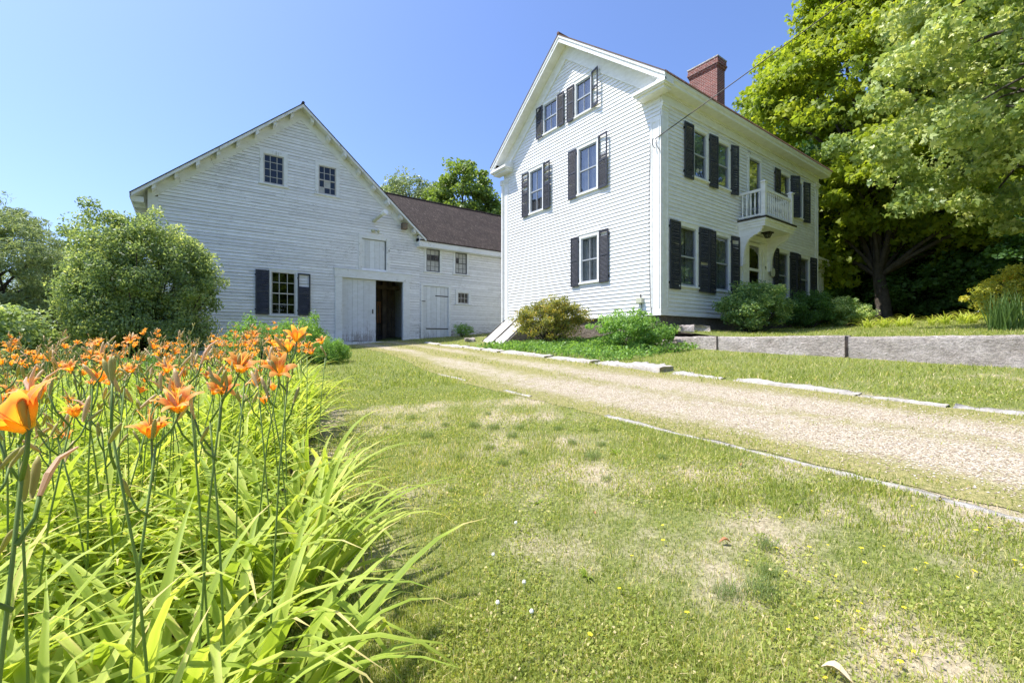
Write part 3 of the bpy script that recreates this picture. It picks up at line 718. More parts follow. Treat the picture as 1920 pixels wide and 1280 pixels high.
# windows and shutters, gable
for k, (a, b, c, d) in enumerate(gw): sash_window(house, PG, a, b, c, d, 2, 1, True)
dk = [(.72, .98), (.05, .12)]
shutter(house, PG, 13.63, 14.02, 8.20, 9.46, missing=[(.05, .13)], seed=21, ang=0)
shutter(house, PG, 12.38, 12.75, 8.22, 9.48, seed=22)
shutter(house, PG, 11.84, 12.22, 8.18, 9.48, seed=23)
shutter(house, PG, 10.58, 10.96, 8.20, 9.50, missing=[(.12, .94)], seed=24, ang=-.22, label='broken shutter with nearly all its slats gone')
shutter(house, PG, 14.54, 14.98, 5.22, 7.06, missing=[(.6, .68), (.8, .84), (.9, .97), (.3, .34)], seed=25)
shutter(house, PG, 13.14, 13.58, 5.24, 7.10, missing=[(.58, .64), (.88, .94), (.76, .8)], seed=26, ang=-.1)
shutter(house, PG, 11.72, 12.14, 5.26, 7.06, seed=27)
shutter(house, PG, 10.20, 10.64, 5.26, 7.12, missing=[(.64, .97)], seed=28, ang=-.1, label='shutter with an empty top panel')
shutter(house, PG, 11.60, 12.00, 1.98, 3.80, seed=29)
shutter(house, PG, 10.18, 10.60, 2.0, 3.82, missing=[(.9, .945)], seed=30)
# front
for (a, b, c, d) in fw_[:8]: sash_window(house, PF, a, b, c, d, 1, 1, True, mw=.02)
for i_, (a, b) in enumerate(((12.06, 12.62), (13.70, 14.2), (14.24, 14.72), (15.76, 16.24), (19.08, 19.58), (20.66, 21.16), (21.22, 21.72), (22.78, 23.3))):
    shutter(house, PF, a, b, 1.60, 3.74, seed=40 + i_, ang=(0, .12, -.12, .12, -.05, .1, -.1, .14)[i_], missing=[(.88, .93)] if i_ == 3 else ([(.42, .47)] if i_ == 1 else ()))
for i_, (a, b) in enumerate(((12.85, 13.36), (14.33, 14.82), (15.76, 16.12), (19.25, 19.74), (20.72, 21.16), (22.04, 22.5))):
    shutter(house, PF, a, b, 5.22, 7.0, seed=60 + i_, ang=(0, .05, .25, 0, .45, .2)[i_])
# tall window that opens on the balcony
sash_window(house, PF, 17.15, 18.05, 4.60, 6.92, 1, 1, False, mw=.02, cap=True)
# entrance: pilasters, entablature, storm door
en = MB()
for a, b in ((16.62, 16.95), (18.30, 18.62)): en.pbox(PF, a, b, .6, 3.95, -.02, .05); 
for a, b in ((16.93, 17.13), (18.12, 18.32)): en.pbox(PF, a, b, .6, 3.80, -.1, .03)
en.pbox(PF, 16.93, 18.32, 3.76, 3.98, -.1, .12); en.pbox(PF, 16.89, 18.36, 3.74, 3.80, .03, .18); en.build('door_surround', 'trim', house, bevel=.004)
do = MB()
for a, b, c, d in ((17.13, 17.24, .9, 3.74), (18.01, 18.12, .9, 3.74), (17.24, 18.01, 3.62, 3.74), (17.24, 18.01, 2.66, 2.76), (17.24, 18.01, .9, 1.15)): do.pbox(PF, a, b, c, d, -.05, -.01)
do_ = do.build('storm_door', 'trim', house)
MB().pbox(PF, 17.24, 18.01, 1.15, 3.62, -.034, -.03).build('glass_pane', 'glass', do_)
MB().pbox(PF, 17.13, 18.12, .9, 3.74, -.20, -.16).build('inner_door', 'insidelight', do_)
MB().pbox(PF, 17.27, 17.30, 2.2, 2.35, -.01, .03).build('handle', 'metal', do_)
# house number
def text_mesh(txt, size, P, u, z, d, name, mat, parent):
    cu = bpy.data.curves.new(name, 'FONT'); cu.body = txt; cu.size = size; cu.extrude = .004; cu.align_x = 'CENTER'
    tmp = bpy.data.objects.new('tmp', cu); COL.objects.link(tmp); bpy.context.view_layer.update()
    me = bpy.data.meshes.new_from_object(tmp.evaluated_get(bpy.context.evaluated_depsgraph_get())); bpy.data.objects.remove(tmp)
    o0 = ORG[parent.name]
    for v in me.vertices:
        q = P.p(u + v.co.x, z + v.co.y, d + v.co.z); v.co = (q[0] - o0[0], q[1] - o0[1], q[2] - o0[2])
    me.materials.clear(); return link(me, name, mat, parent)
text_mesh('9', .20, PF, 18.42, 2.78, .056, 'house_number', 'metal', house)
# hood and balcony
HXa, HXb, HYf = 16.33, 18.72, 7.20
hd = MB(); hd.box(HXa, HXb, HYf, 8.16, 4.12, 4.30); hd.box(HXa - .04, HXb + .04, HYf - .04, 8.16, 4.22, 4.305); hd.box(HXa + .02, HXb - .02, HYf + .02, 8.16, 4.03, 4.12)
hd.build('hood', 'trim', house, bevel=.004)
MB().box(HXa - .07, HXb + .07, HYf - .07, 8.15, 4.305, 4.36).build('hood_flashing', 'copper', house)
def bracket(x):
    pts = [(8.15, 4.03), (7.32, 4.03), (7.32, 3.96), (7.38, 3.93), (7.38, 3.86), (7.45, 3.84), (7.50, 3.78), (7.58, 3.78), (7.66, 3.74)]
    for i in range(9):
        a = i / 8 * math.pi / 2; pts.append((7.66 + .33 * math.sin(a) * 1.0, 3.72 - .92 * (1 - math.cos(a))))
    pts += [(8.0, 2.72), (8.15, 2.70)]
    m = MB(); m.prism([(x, y, z) for y, z in pts], (0, 0, 0), (.10, 0, 0)); return m.build('bracket', 'trim', house, bevel=.004)
bracket(16.38); bracket(18.56)
for x_ in (16.42, 18.60):       # rails of the balcony: corner posts with caps
    p_ = MB(); p_.box(x_ - .07, x_ + .07, 7.21, 7.35, 4.36, 5.56); p_.box(x_ - .10, x_ + .10, 7.18, 7.38, 5.56, 5.60); p_.hexa([(x_ - .08, 7.2, 5.6), (x_ + .08, 7.2, 5.6), (x_ + .08, 7.36, 5.6), (x_ - .08, 7.36, 5.6)] + [(x_ - .02, 7.26, 5.65), (x_ + .02, 7.26, 5.65), (x_ + .02, 7.3, 5.65), (x_ - .02, 7.3, 5.65)])
    p_.build('balcony_post', 'trim', house)
bprof = [(.022, 0), (.022, .12), (.03, .14), (.018, .2), (.03, .38), (.034, .46), (.022, .62), (.016, .70), (.028, .73), (.022, .75), (.022, .82)]
def baluster(x, y, k):
    if k == 0 or baluster.me is None:
        m = MB(); m.lathe((0, 0, 0), bprof, 8); baluster.me = m.mesh('baluster'); baluster.me.materials.append(M['trim']); baluster.me.shade_smooth()
    o = bpy.data.objects.new('baluster', baluster.me); COL.objects.link(o); o.parent = house
    o0 = ORG[house.name]; o.location = (x - o0[0], y - o0[1], 4.48 - o0[2])
baluster.me = None
rl = MB()
for z0_, z1_, w2 in ((5.28, 5.37, .04), (4.42, 4.49, .03)):
    rl.box(16.49, 18.53, 7.28 - w2, 7.28 + w2, z0_, z1_)
    for x_ in (16.42, 18.60): rl.box(x_ - w2, x_ + w2, 7.35, 8.13, z0_, z1_)
rl.build('balcony_rail', 'trim', house, bevel=.004)
for i_ in range(13): baluster(16.60 + i_ * (1.86 / 12), 7.28, i_)
for x_ in (16.42, 18.60):
    for i_ in range(5): baluster(x_, 7.44 + i_ * .145, 1)
ln = MB(); ln.box(17.38, 17.66, 7.5, 7.78, 3.985, 4.03); ln.hexa([(17.46, 7.58, 3.84), (17.58, 7.58, 3.84), (17.58, 7.70, 3.84), (17.46, 7.70, 3.84), (17.41, 7.53, 3.985), (17.63, 7.53, 3.985), (17.63, 7.75, 3.985), (17.41, 7.75, 3.985)])
porch_lamp = thing('ceiling_lantern', 'small dark lantern fixed under the hood over the front door', 'lantern', (17.52, 7.64, 4.03))
c_ = MB(); c_.box(17.36, 17.68, 7.48, 7.80, 3.985, 4.03)
for (xa, ya), (xb, yb) in (((17.41, 7.53), (17.46, 7.58)), ((17.63, 7.53), (17.58, 7.58)), ((17.63, 7.75), (17.58, 7.70)), ((17.41, 7.75), (17.46, 7.70))):
    c_.tube([(xa, ya, 3.985), (xb, yb, 3.84)], .012, 6)
c_.box(17.45, 17.59, 7.57, 7.71, 3.825, 3.842); c_.build('lantern_frame', 'metal', porch_lamp)
MB().hexa([(17.465, 7.585, 3.845), (17.575, 7.585, 3.845), (17.575, 7.695, 3.845), (17.465, 7.695, 3.845), (17.42, 7.54, 3.98), (17.62, 7.54, 3.98), (17.62, 7.74, 3.98), (17.42, 7.74, 3.98)]).build('lantern_glass', 'glassold', porch_lamp)
# plaques beside the door
p1 = thing('round_plaque', 'small pale round plaque left of the front door', 'plaque', (16.78, 8.10, 2.9))
MB().lathe((16.78, 8.10, 2.95), [(.15, 0), (.15, .02), (.12, .03), (.07, .022), (.06, .035), (.02, .035)], 20, axis='y').build('disc', 'trim', p1)
p2 = thing('round_plaque', 'larger pale round plaque with a faint ring right of the front door', 'plaque', (18.93, 8.06, 2.68))
MB().lathe((18.93, 8.06, 2.72), [(.18, 0), (.18, .02), (.15, .03), (.13, .026), (.12, .026)], 24, axis='y').build('disc', 'boxpaint', p2)
# chimney
ch = MB(); ch.box(21.2, 21.92, 11.6, 13.1, 9.8, 13.55)
for k, e in enumerate((.03, .06, .09)): ch.box(21.2 - e, 21.92 + e, 11.6 - e, 13.1 + e, 13.55 + .075 * k, 13.55 + .075 * (k + 1))
ch.box(21.14, 21.98, 11.54, 13.16, 13.775, 14.0); ch_ = ch.build('chimney', 'brick', house)
MB().box(21.12, 22.0, 11.52, 13.18, 14.0, 14.06).build('chimney_cap', 'curb', ch_)
# side porch beyond the far end
sp_ = MB(); sp_.box(23.8, 27.2, 8.75, 12, 3.86, 4.05); sp_.box(23.8, 27.0, 8.95, 12, 3.55, 3.86); po = sp_.build('side_porch', 'trim', house)
pr_ = MB(); pr_.prism([(23.8, 8.65, 4.05), (27.35, 8.65, 4.05), (27.35, 8.65, 4.10), (23.8, 8.65, 4.25)], (0, 0, 0), (0, 3.4, 0)); pr_.build('porch_roof', 'trim', po)
for x_ in (26.55, 26.85):
    q = MB(); q.box(x_, x_ + .14, 8.98, 9.12, .7, 3.55); q.build('porch_post', 'trim', po)
MB().box(23.8, 27.0, 10.6, 10.7, .6, 3.55).build('porch_wall', 'siding', po)
MB().box(23.8, 27.1, 8.85, 12, .45, .7).build('porch_floor', 'found', po)
# bulkhead cellar doors against the gable wall
zt_, zb2 = .86, -.20; xt, xb = 11.64, 10.28
def sl(x, off=0): return zt_ + (zb2 - zt_) * (xt - x) / (xt - xb) + off
cheek = [(xt, 0, sl(xt)), (xb, 0, sl(xb)), (xb, 0, -.5), (xt, 0, -.5)]
bk = MB()
for y_ in (16.22, 14.45): bk.prism([(a, y_, c) for a, _, c in cheek], (0, 0, 0), (0, .08, 0))
bk.box(xb, xb + .08, 14.53, 16.22, -.5, sl(xb)); bk_ = bk.build('bulkhead', 'found', house)
for ya, yb in ((14.50, 15.36), (15.38, 16.27)):
    q = MB(); n = 5
    for i_ in range(n):
        a = ya + (yb - ya) * i_ / n + .004; b = ya + (yb - ya) * (i_ + 1) / n - .004
        q.hexa([(xb - .06, a, sl(xb - .06)), (xt, a, sl(xt)), (xt, b, sl(xt)), (xb - .06, b, sl(xb - .06)), (xb - .06, a, sl(xb - .06, .035)), (xt, a, sl(xt, .035)), (xt, b, sl(xt, .035)), (xb - .06, b, sl(xb - .06, .035))], rnd.random())
    for t_ in (.15, .8):
        xm = xb + (xt - xb) * t_
        q.hexa([(xm, ya, sl(xm, .036)), (xm + .1, ya, sl(xm + .1, .036)), (xm + .1, yb, sl(xm + .1, .036)), (xm, yb, sl(xm, .036)), (xm, ya, sl(xm, .055)), (xm + .1, ya, sl(xm + .1, .055)), (xm + .1, yb, sl(xm + .1, .055)), (xm, yb, sl(xm, .055))])
    cd = q.build('cellar_door', 'cellar', bk_)
    e_ = MB()
    for y_ in (ya + .01, yb - .04):
        e_.hexa([(xb, y_, sl(xb, .04)), (xt, y_, sl(xt, .04)), (xt, y_ + .03, sl(xt, .04)), (xb, y_ + .03, sl(xb, .04)), (xb, y_, sl(xb, .075)), (xt, y_, sl(xt, .075)), (xt, y_ + .03, sl(xt, .075)), (xb, y_ + .03, sl(xb, .075))])
    e_.build('edge_strip', 'barkl', cd)
# utilities on the gable
ub = thing('utility_box', 'small beige utility box low on the gable wall near the house corner', 'utility box', (11.6, 8.86, 1.25))
MB().box(11.53, 11.65, 8.76, 8.98, 1.18, 1.34).build('box', 'boxpaint', ub, bevel=.008)
MB().tube([(11.62, 8.84, 1.18), (11.62, 8.82, 1.02), (11.60, 8.76, .9), (11.63, 8.72, .8)], .010, 6).build('cable', 'cable', ub)
MB().tube([(11.62, 8.87, 1.34), (11.62, 8.87, 1.46)], .018, 8).build('conduit', 'cable', ub)
wc = thing('wall_cable', 'thin cable stapled down the gable beside the corner board', 'cable', (11.62, 8.5, .8))
MB().tube([(11.615, 8.50, 6.1), (11.625, 8.545, 5.0), (11.62, 8.55, 3.6), (11.62, 8.54, 2.2), (11.62, 8.50, 1.2), (11.62, 8.46, .8)], .009, 6).build('cable', 'cable', wc)
hk = thing('cable_hook', 'bent service hooks high on the corner board where the wire lands', 'hook', (11.6, 8.3, 6.1))
MB().tube([(11.60, 8.36, 6.18), (11.55, 8.36, 6.16), (11.54, 8.36, 6.0), (11.56, 8.33, 5.9), (11.60, 8.30, 5.88)], .012, 6).build('hook', 'cable', hk)
MB().tube([(11.60, 8.26, 6.10), (11.56, 8.24, 5.98), (11.57, 8.2, 5.86), (11.60, 8.13, 5.72)], .010, 6).build('drip_loop', 'cable', hk)
wr = thing('overhead_wire', 'thin black service wire running from the house corner up into the right hand trees', 'wire', (11.58, 8.3, 6.15))
pts = []
A_, B_ = Vector((11.58, 8.3, 6.15)), Vector((16.9, -7.4, 14.6))
for i_ in range(25):
    t_ = i_ / 24; p_ = A_.lerp(B_, t_); p_.z -= .9 * 4 * t_ * (1 - t_) * .25; pts.append(p_)
MB().tube(pts, .013, 6).build('wire', 'metal', wr)

# ------------------------------------------------------------------ stones
def stone(name, cx, cy, cz, lx, ly, lz, rough, mat, label, cat, group=None, seed=0, rz=0.0, follow=False, res=.12):
    rs = np.random.RandomState(seed)
    def grid(n, a): return np.linspace(-a / 2, a / 2, n)
    nx, ny, nz_ = max(3, int(lx / res) + 1), max(3, int(ly / res) + 1), max(3, int(lz / res) + 1)
    vid = {}; V = []; F = []
    ax = [grid(nx, lx), grid(ny, ly), grid(nz_, lz)]; nn = (nx, ny, nz_)
    def vert(i, j, k):
        if (i, j, k) not in vid: vid[(i, j, k)] = len(V); V.append((ax[0][i], ax[1][j], ax[2][k]))
        return vid[(i, j, k)]
    for d in range(3):
        a, b = [q for q in range(3) if q != d]
        for side in (0, nn[d] - 1):
            for i in range(nn[a] - 1):
                for j in range(nn[b] - 1):
                    q = []
                    for (p, r) in ((i, j), (i + 1, j), (i + 1, j + 1), (i, j + 1)):
                        c = [0, 0, 0]; c[d] = side; c[a] = p; c[b] = r; q.append(vert(*c))
                    F.append(q if side == 0 else q[::-1])
    V = np.array(V); ph = rs.rand(9) * 6
    n = np.zeros(len(V))
    for f, am in ((1.6, .8), (5.1, .5), (11, .35), (21, .2)):
        d_ = rs.randn(3); d_ /= np.linalg.norm(d_); e_ = rs.randn(3); e_ /= np.linalg.norm(e_)
        n += am * np.sin(V @ d_ * f + ph[0] * f) * np.cos(V @ e_ * f * 1.2 + ph[1] * f)
    n += rs.randn(len(V)) * .25
    hs = np.array([lx, ly, lz]) / 2; q = V / hs; msk = (np.abs(q) > .95).astype(float); msk[:, 1] *= .25 if ly > 1.2 else 1; V = V + np.sign(q) * msk * (n * rough)[:, None]
    edge = (np.abs(q) > .95).sum(1); V[:, [0, 2]] *= (1 - (edge >= 2) * .04 * (rough > .02))[:, None]
    c, s = math.cos(rz), math.sin(rz); V = np.stack([V[:, 0] * c - V[:, 1] * s, V[:, 0] * s + V[:, 1] * c, V[:, 2]], 1)
    if follow: V[:, 2] += G(V[:, 0] + cx, V[:, 1] + cy) - g(cx, cy)
    me = npmesh(name, V, np.array(F)); me.materials.append(M[mat])
    o = bpy.data.objects.new(name, me); COL.objects.link(o); o.location = (cx, cy, cz + ZO)
    return tag(o, label, cat, group)
for k, (ya, yb, top, lab) in enumerate([(6.29, 7.62, .11, 'short granite wall block at the end beside the green shrub'),
                                   (3.42, 6.26, .10, 'middle granite wall block between the two joints'),
                                   (-1.6, 3.36, .075, 'longest granite wall block at the right under the sword leaved plant')]):
    zb_ = g(11.4, (ya + yb) / 2) - .25
    stone('granite_block', 11.66 - (.04 if k == 2 else 0), (ya + yb) / 2, (top + zb_) / 2, .40, yb - ya - .012, top - zb_, .016, 'granite', lab, 'wall block', 'granite blocks of the retaining wall', 70 + k, res=.05)
stone('granite_block', 11.5, -4.2, -.25, .4, 5.0, .62, .018, 'granite', 'granite wall block farthest to the right', 'wall block', 'granite blocks of the retaining wall', 79, res=.2)
cl_ = [(-1.6, .45), (.5, 1.10), (1.14, 2.0), (2.02, 3.70), (3.90, 4.86), (5.1, 6.92), (7.02, 8.66), (8.72, 10.85), (11.1, 12.0), (12.1, 13.3), (13.4, 15.3), (15.5, 16.9)]
cdesc = ['curbstone nearest the camera at the right edge', 'short curbstone in grass, second from the right edge', 'pale curbstone in grass, third from the right edge', 'long pale curbstone below the middle granite block',
         'thin flat curbstone lying apart below the short granite block', 'bulky uneven boulder curbstone below the green shrub', 'curbstone in front of the leafy bed, right of the azalea', 'long curbstone in front of the azalea bed',
         'small curbstone at the left end of the leafy bed', 'curbstone below the cellar doors', 'long low curbstone left of the cellar doors', 'farthest curbstone near the plank door of the wing']
for k, (a, b) in enumerate(cl_):
    ym = (a + b) / 2; xm = dr(ym) + .02 + (.05 if k == 5 else 0); h = (.20, .2, .2, .2, .14, .30, .24, .24, .2, .26, .24, .2)[k]
    zt = g(xm, ym) + (.028, .028, .03, .03, .03, .09, .05, .045, .04, .05, .045, .04)[k]
    stone('curbstone', xm, ym, zt - h / 2, (.22, .2, .22, .24, .3, .42, .3, .28, .3, .3, .28, .26)[k], b - a, h, .028 if k != 5 else .05, 'curb', cdesc[k], 'curbstone', 'granite curbstones along the far side of the drive', 100 + k, rz=-.055 + (.02, -.02, 0, .01, .03, -.01, .01, 0, .02, 0, .01, -.02)[k], res=.08, follow=True)
for k, (a, b, lab) in enumerate([(-1.2, .655, 'thin stone edging strip at the right edge of the lawn'), (.665, 2.07, 'middle thin stone edging strip between lawn and gravel'),
                                 (2.08, 3.62, 'thin stone edging strip that starts in the lawn'), (5.15, 5.85, 'short half buried edging strip far along the drive'), (7.2, 8.4, 'nearly hidden edging strip in the far lawn')]):
    ym = (a + b) / 2; xm = 3.93 + .045 * ym
    stone('edging_strip', xm, ym, g(xm, ym) - .040, .055, b - a, .11, .009, 'curb', lab, 'edging', 'stone edging strips between lawn and drive', 130 + k, rz=-.045, res=.05, follow=True)
for k, (x_, y_, sx, sy, sz, lab) in enumerate([(11.6, 7.95, .5, .4, .35, 'rough stone at the foot of the house corner'), (12.0, 7.55, .7, .35, .25, 'flat reddish stone on the bank before the foundation'),
                                          (11.45, 7.5, .35, .3, .35, 'small stone at the end of the granite wall'), (12.75, 7.5, .5, .3, .14, 'low stone half buried in the upper lawn'), (10.0, 16.6, .5, .35, .25, 'brown stone left of the cellar doors')]):
    stone('fieldstone', x_, y_, g(x_, y_) + .05, sx, sy, sz, .06, 'granite', lab, 'stone', 'loose fieldstones near the house', 150 + k, rz=k * .7, res=.08)

# ------------------------------------------------------------------ foliage builders
def leafquads(C, size, asp, rs, up=.6, tint=None, outdir=None, lift=.12, lobes=1):
    """one kite shaped leaf per row of C"""
    n = len(C); nr = rs.randn(n, 3); nr /= np.linalg.norm(nr, axis=1)[:, None] + 1e-9
    nr[:, 2] = nr[:, 2] * (1 - up) + up
    if outdir is not None: nr = nr + outdir * .7
    nr /= np.linalg.norm(nr, axis=1)[:, None] + 1e-9
    a = rs.randn(n, 3); a -= nr * (a * nr).sum(1)[:, None]; a /= np.linalg.norm(a, axis=1)[:, None] + 1e-9
    b = np.cross(nr, a); L = (size * rs.uniform(.65, 1.3, n))[:, None]
    if lobes == 3:
        Vs = []; base = C - a * L * .3
        for an, ln in ((0, 1.0), (.95, .72), (-.95, .72)):
            d = a * math.cos(an) + b * math.sin(an); e = b * math.cos(an) - a * math.sin(an); l_ = L * ln
            Vs.append(np.stack([base, base + d * l_ * .5 + e * l_ * .26 + nr * l_ * .05, base + d * l_ - nr * l_ * lift * 1.6, base + d * l_ * .5 - e * l_ * .26 + nr * l_ * .05], 1))
        V = np.stack(Vs, 1).reshape(-1, 3); return V, np.arange(12 * n).reshape(3 * n, 4), None if tint is None else np.repeat(tint, 3)
    p0 = C - a * L * .5; p2 = C + a * L * .5 - nr * L * lift * .8
    p1 = C - a * L * .08 + b * L * asp * .5 + nr * L * lift; p3 = C - a * L * .08 - b * L * asp * .5 + nr * L * lift
    V = np.stack([p0, p1, p2, p3], 1).reshape(-1, 3); F = np.arange(4 * n).reshape(n, 4)
    return V, F, tint
def crown_mesh(name, ells, ncl, nper, rc, size, asp=.8, seed=1, shell=.6, flat=.6, up=.45, base=.5, var=.22, zmin=None, droop=0.0, lobes=1, wild=.06):
    rs = np.random.RandomState(seed); E = np.array(ells, float)
    w_ = (E[:, 3] * E[:, 4] * E[:, 5]) ** (2 / 3); w_ /= w_.sum()
    cen = []; outs = []
    while len(cen) < ncl:
        k = rs.choice(len(E), p=w_); d = rs.randn(3); d /= np.linalg.norm(d); r = shell + (1 - shell) * rs.rand() ** .6
        r *= 1 + .10 * math.sin(5 * d[0] + seed) * math.cos(4 * d[2] + 2 * d[1])
        if rs.rand() < wild: r *= 1.2; d[2] = abs(d[2])
        c = E[k, :3] + d * E[k, 3:] * r
        if zmin is not None and c[2] < zmin: continue
        if any(((c - E[j, :3]) / E[j, 3:] @ ((c - E[j, :3]) / E[j, 3:])) < .3 for j in range(len(E)) if j != k): continue
        cen.append(c); outs.append(d)
    cen = np.array(cen); outs = np.array(outs)
    n = (nper * rs.uniform(.5, 1.5, ncl)).astype(int); idx = np.repeat(np.arange(ncl), n)
    rr = rc * rs.uniform(.6, 1.35, ncl)
    q = rs.randn(len(idx), 3); q /= np.linalg.norm(q, axis=1)[:, None]; q *= (rs.rand(len(idx)) ** .45)[:, None]
    q[:, 2] *= flat
    C = cen[idx] + q * rr[idx][:, None]
    C[:, 2] -= droop * (q[:, 0] ** 2 + q[:, 1] ** 2) * rr[idx]
    t = base + (rs.rand(ncl)[idx] - .5) * var * 1.2 + rs.randn(len(idx)) * var * .5
    V, F, T = leafquads(C, size, asp, rs, up, np.clip(t, 0, 1), outs[idx] * .5, lobes=lobes)
    return V, F, T, cen
def limbs(mb, base, fork, targets, r0, rs, bend=.15, rmin=.015, n=7):
    for tg in targets:
        f = fork[rs.randint(len(fork))] if isinstance(fork, list) else fork
        p0 = np.array(f); p3 = np.array(tg); d = p3 - p0; L = np.linalg.norm(d)
        c1 = p0 + d * .35 + np.array([0, 0, L * bend]) + rs.randn(3) * L * .05; c2 = p0 + d * .7 + np.array([0, 0, L * bend * .6]) + rs.randn(3) * L * .05
        pts = [(1 - t) ** 3 * p0 + 3 * (1 - t) ** 2 * t * c1 + 3 * (1 - t) * t * t * c2 + t ** 3 * p3 for t in np.linspace(0, 1, n)]
        mb.tube([tuple(p) for p in pts], list(np.linspace(r0 * rs.uniform(.7, 1.1), rmin, n)), 6, cap=False)
def tree(name, label, cat, x, y, ells, ncl, nper, rc, size, mat, bark='bark', trunk=.3, forkz=None, nl=18, group=None, seed=1, zb=None,
         lean=(0, 0), rlimb=.1, trunk_pts=None, asp=.8, crown='crown', stems=0, **kw):
    zb = g(x, y) if zb is None else zb
    t = thing(name, label, cat, (x, y, zb), group); rs = np.random.RandomState(seed + 500)
    E = [(x + a, y + b, zb + c, d, e, f) for a, b, c, d, e, f in ells]
    V, F, T, cen = crown_mesh(name, E, ncl, nper, rc, size, asp, seed, **kw)
    link(npmesh(crown, V - np.array([x, y, zb]), F, T), crown, mat, t)
    mb = MB()
    if stems:
        tg = cen[rs.choice(len(cen), min(stems, len(cen)), replace=False)]
        for c in tg:
            p0 = np.array([x, y, zb - .05]) + np.array([rs.uniform(-.12, .12) * ells[0][3], rs.uniform(-.12, .12) * ells[0][3], 0])
            limbs(mb, None, tuple(p0), [c], trunk, rs, -.02, trunk * .25, 6)
        mb.build('stem', bark, t, True)
    else:
        fz_ = forkz or .3 * (max(c + f for a, b, c, d, e, f in ells))
        fk = np.array([x + lean[0], y + lean[1], zb + fz_])
        pts = trunk_pts or [(x, y, zb - .2), (x + lean[0] * .1, y + lean[1] * .1, zb + fz_ * .12), (x + lean[0] * .5, y + lean[1] * .5, zb + fz_ * .6), tuple(fk)]
        n = len(pts); mb.tube(pts, [trunk * 1.5, trunk * 1.05] + [trunk * (1 - .18 * (i - 1) / (n - 2)) for i in range(2, n)], 12, cap=False)
        top = np.array([x + lean[0] * 1.6, y + lean[1] * 1.6, max(c[2] for c in cen) - 1.2 * rc])
        mb.tube([tuple(fk - (0, 0, .1)), tuple(fk * .6 + top * .4 + rs.randn(3) * .15), tuple(top)], [trunk * .75, trunk * .4, .03], 8, cap=False)
        fks = [tuple(fk * (1 - q) + top * q) for q in (0, 0, .15, .3, .5)]
        limbs(mb, None, fks, cen[rs.choice(len(cen), min(nl, len(cen)), replace=False)], rlimb, rs)
        mb.build('trunk', bark, t, True)
    return t
def copy_thing(src, name, label, loc, scale=1, rot=0, group=None, stretch=(1, 1, 1)):
    c = src.copy(); COL.objects.link(c); c.name = name; c.location = (loc[0], loc[1], loc[2] + ZO)
    c.rotation_euler = (0, 0, rot); c.scale = (scale * stretch[0], scale * stretch[1], scale * stretch[2]); c['label'] = label
    if group: c['group'] = group
    for ch in list(src.children):
        d = ch.copy(); COL.objects.link(d); d.parent = c
        for e in list(ch.children):
            f = e.copy(); COL.objects.link(f); f.parent = d
    return c

# ------------------------------------------------------------------ big trees
tree('maple_tree', 'huge maple with a thick multi limbed trunk beyond the far end of the house', 'tree', 27.6, 6.6,
     [(2.4, 1.4, 11.2, 6.0, 6.0, 7.2), (2.6, 1.0, 15.0, 5.0, 5.0, 4.8), (2.0, -2.6, 7.0, 6.6, 6.5, 3.2), (3.0, 3.4, 6.5, 5.0, 4.6, 3.5), (5.5, -3.5, 3.9, 5.0, 4.5, 1.7), (1.0, 3.8, 4.6, 3.2, 3.2, 2.4)], 700, 190, .95, .25, 'maple', trunk=.32, forkz=2.3,
     lean=(.6, .4), nl=46, seed=5, rlimb=.15, shell=.62, up=.5, base=.55, droop=.35, zmin=3.4, lobes=3, wild=0)
tree('maple_tree', 'pale leaved maple leaning in from the right edge with branches over the upper lawn', 'tree', 18.2, -2.6,
     [(-1.2, 1.6, 8.6, 5.4, 5.4, 5.2), (-2.2, 3.0, 6.3, 4.6, 4.2, 3.2), (1.5, -1, 11, 5, 5, 4), (-.6, 2.2, 4.4, 4.4, 4.2, 1.9)], 430, 230, .56, .135, 'maple2', 'barkl', trunk=.3, forkz=2.8,
     nl=60, seed=9, rlimb=.10, lean=(-.6, .8), shell=.5, up=.35, base=.55, var=.34, droop=.5, zmin=1.7, lobes=3)
# behind the farm wing
tree('feathery_tree', 'light feathery tree rising behind the rusty roof beside the barn slope', 'tree', 15.4, 35.4,
     [(0, 0, 10.6, 2.6, 2.6, 3.0), (-2.0, -.5, 9.2, 2.0, 2, 2.4), (1.6, 1.2, 9.4, 2, 2, 2.6)], 130, 75, .75, .30, 'silver', trunk=.22, forkz=6, nl=60, seed=12, rlimb=.06, asp=.35, group='trees behind the farm wing', shell=.3, base=.6)
tree('round_maple', 'round green maple behind the middle of the rusty roof', 'tree', 18.3, 31.4,
     [(0, 0, 10.3, 2.4, 2.4, 2.7), (-1.2, .4, 9.2, 2.0, 2, 2.2), (1.7, -.6, 8.8, 1.9, 1.9, 1.9)], 190, 120, .7, .24, 'farleaf', trunk=.25, forkz=5, nl=20, seed=13, rlimb=.08, group='trees behind the farm wing', base=.55)
tree('small_maple', 'small treetop between the rusty roof and the farmhouse corner', 'tree', 21.9, 31.8,
     [(0, 0, 8.6, 1.8, 1.8, 2.3)], 60, 100, .7, .24, 'farleaf', trunk=.2, forkz=4, nl=12, seed=14, rlimb=.06, group='trees behind the farm wing', base=.5)
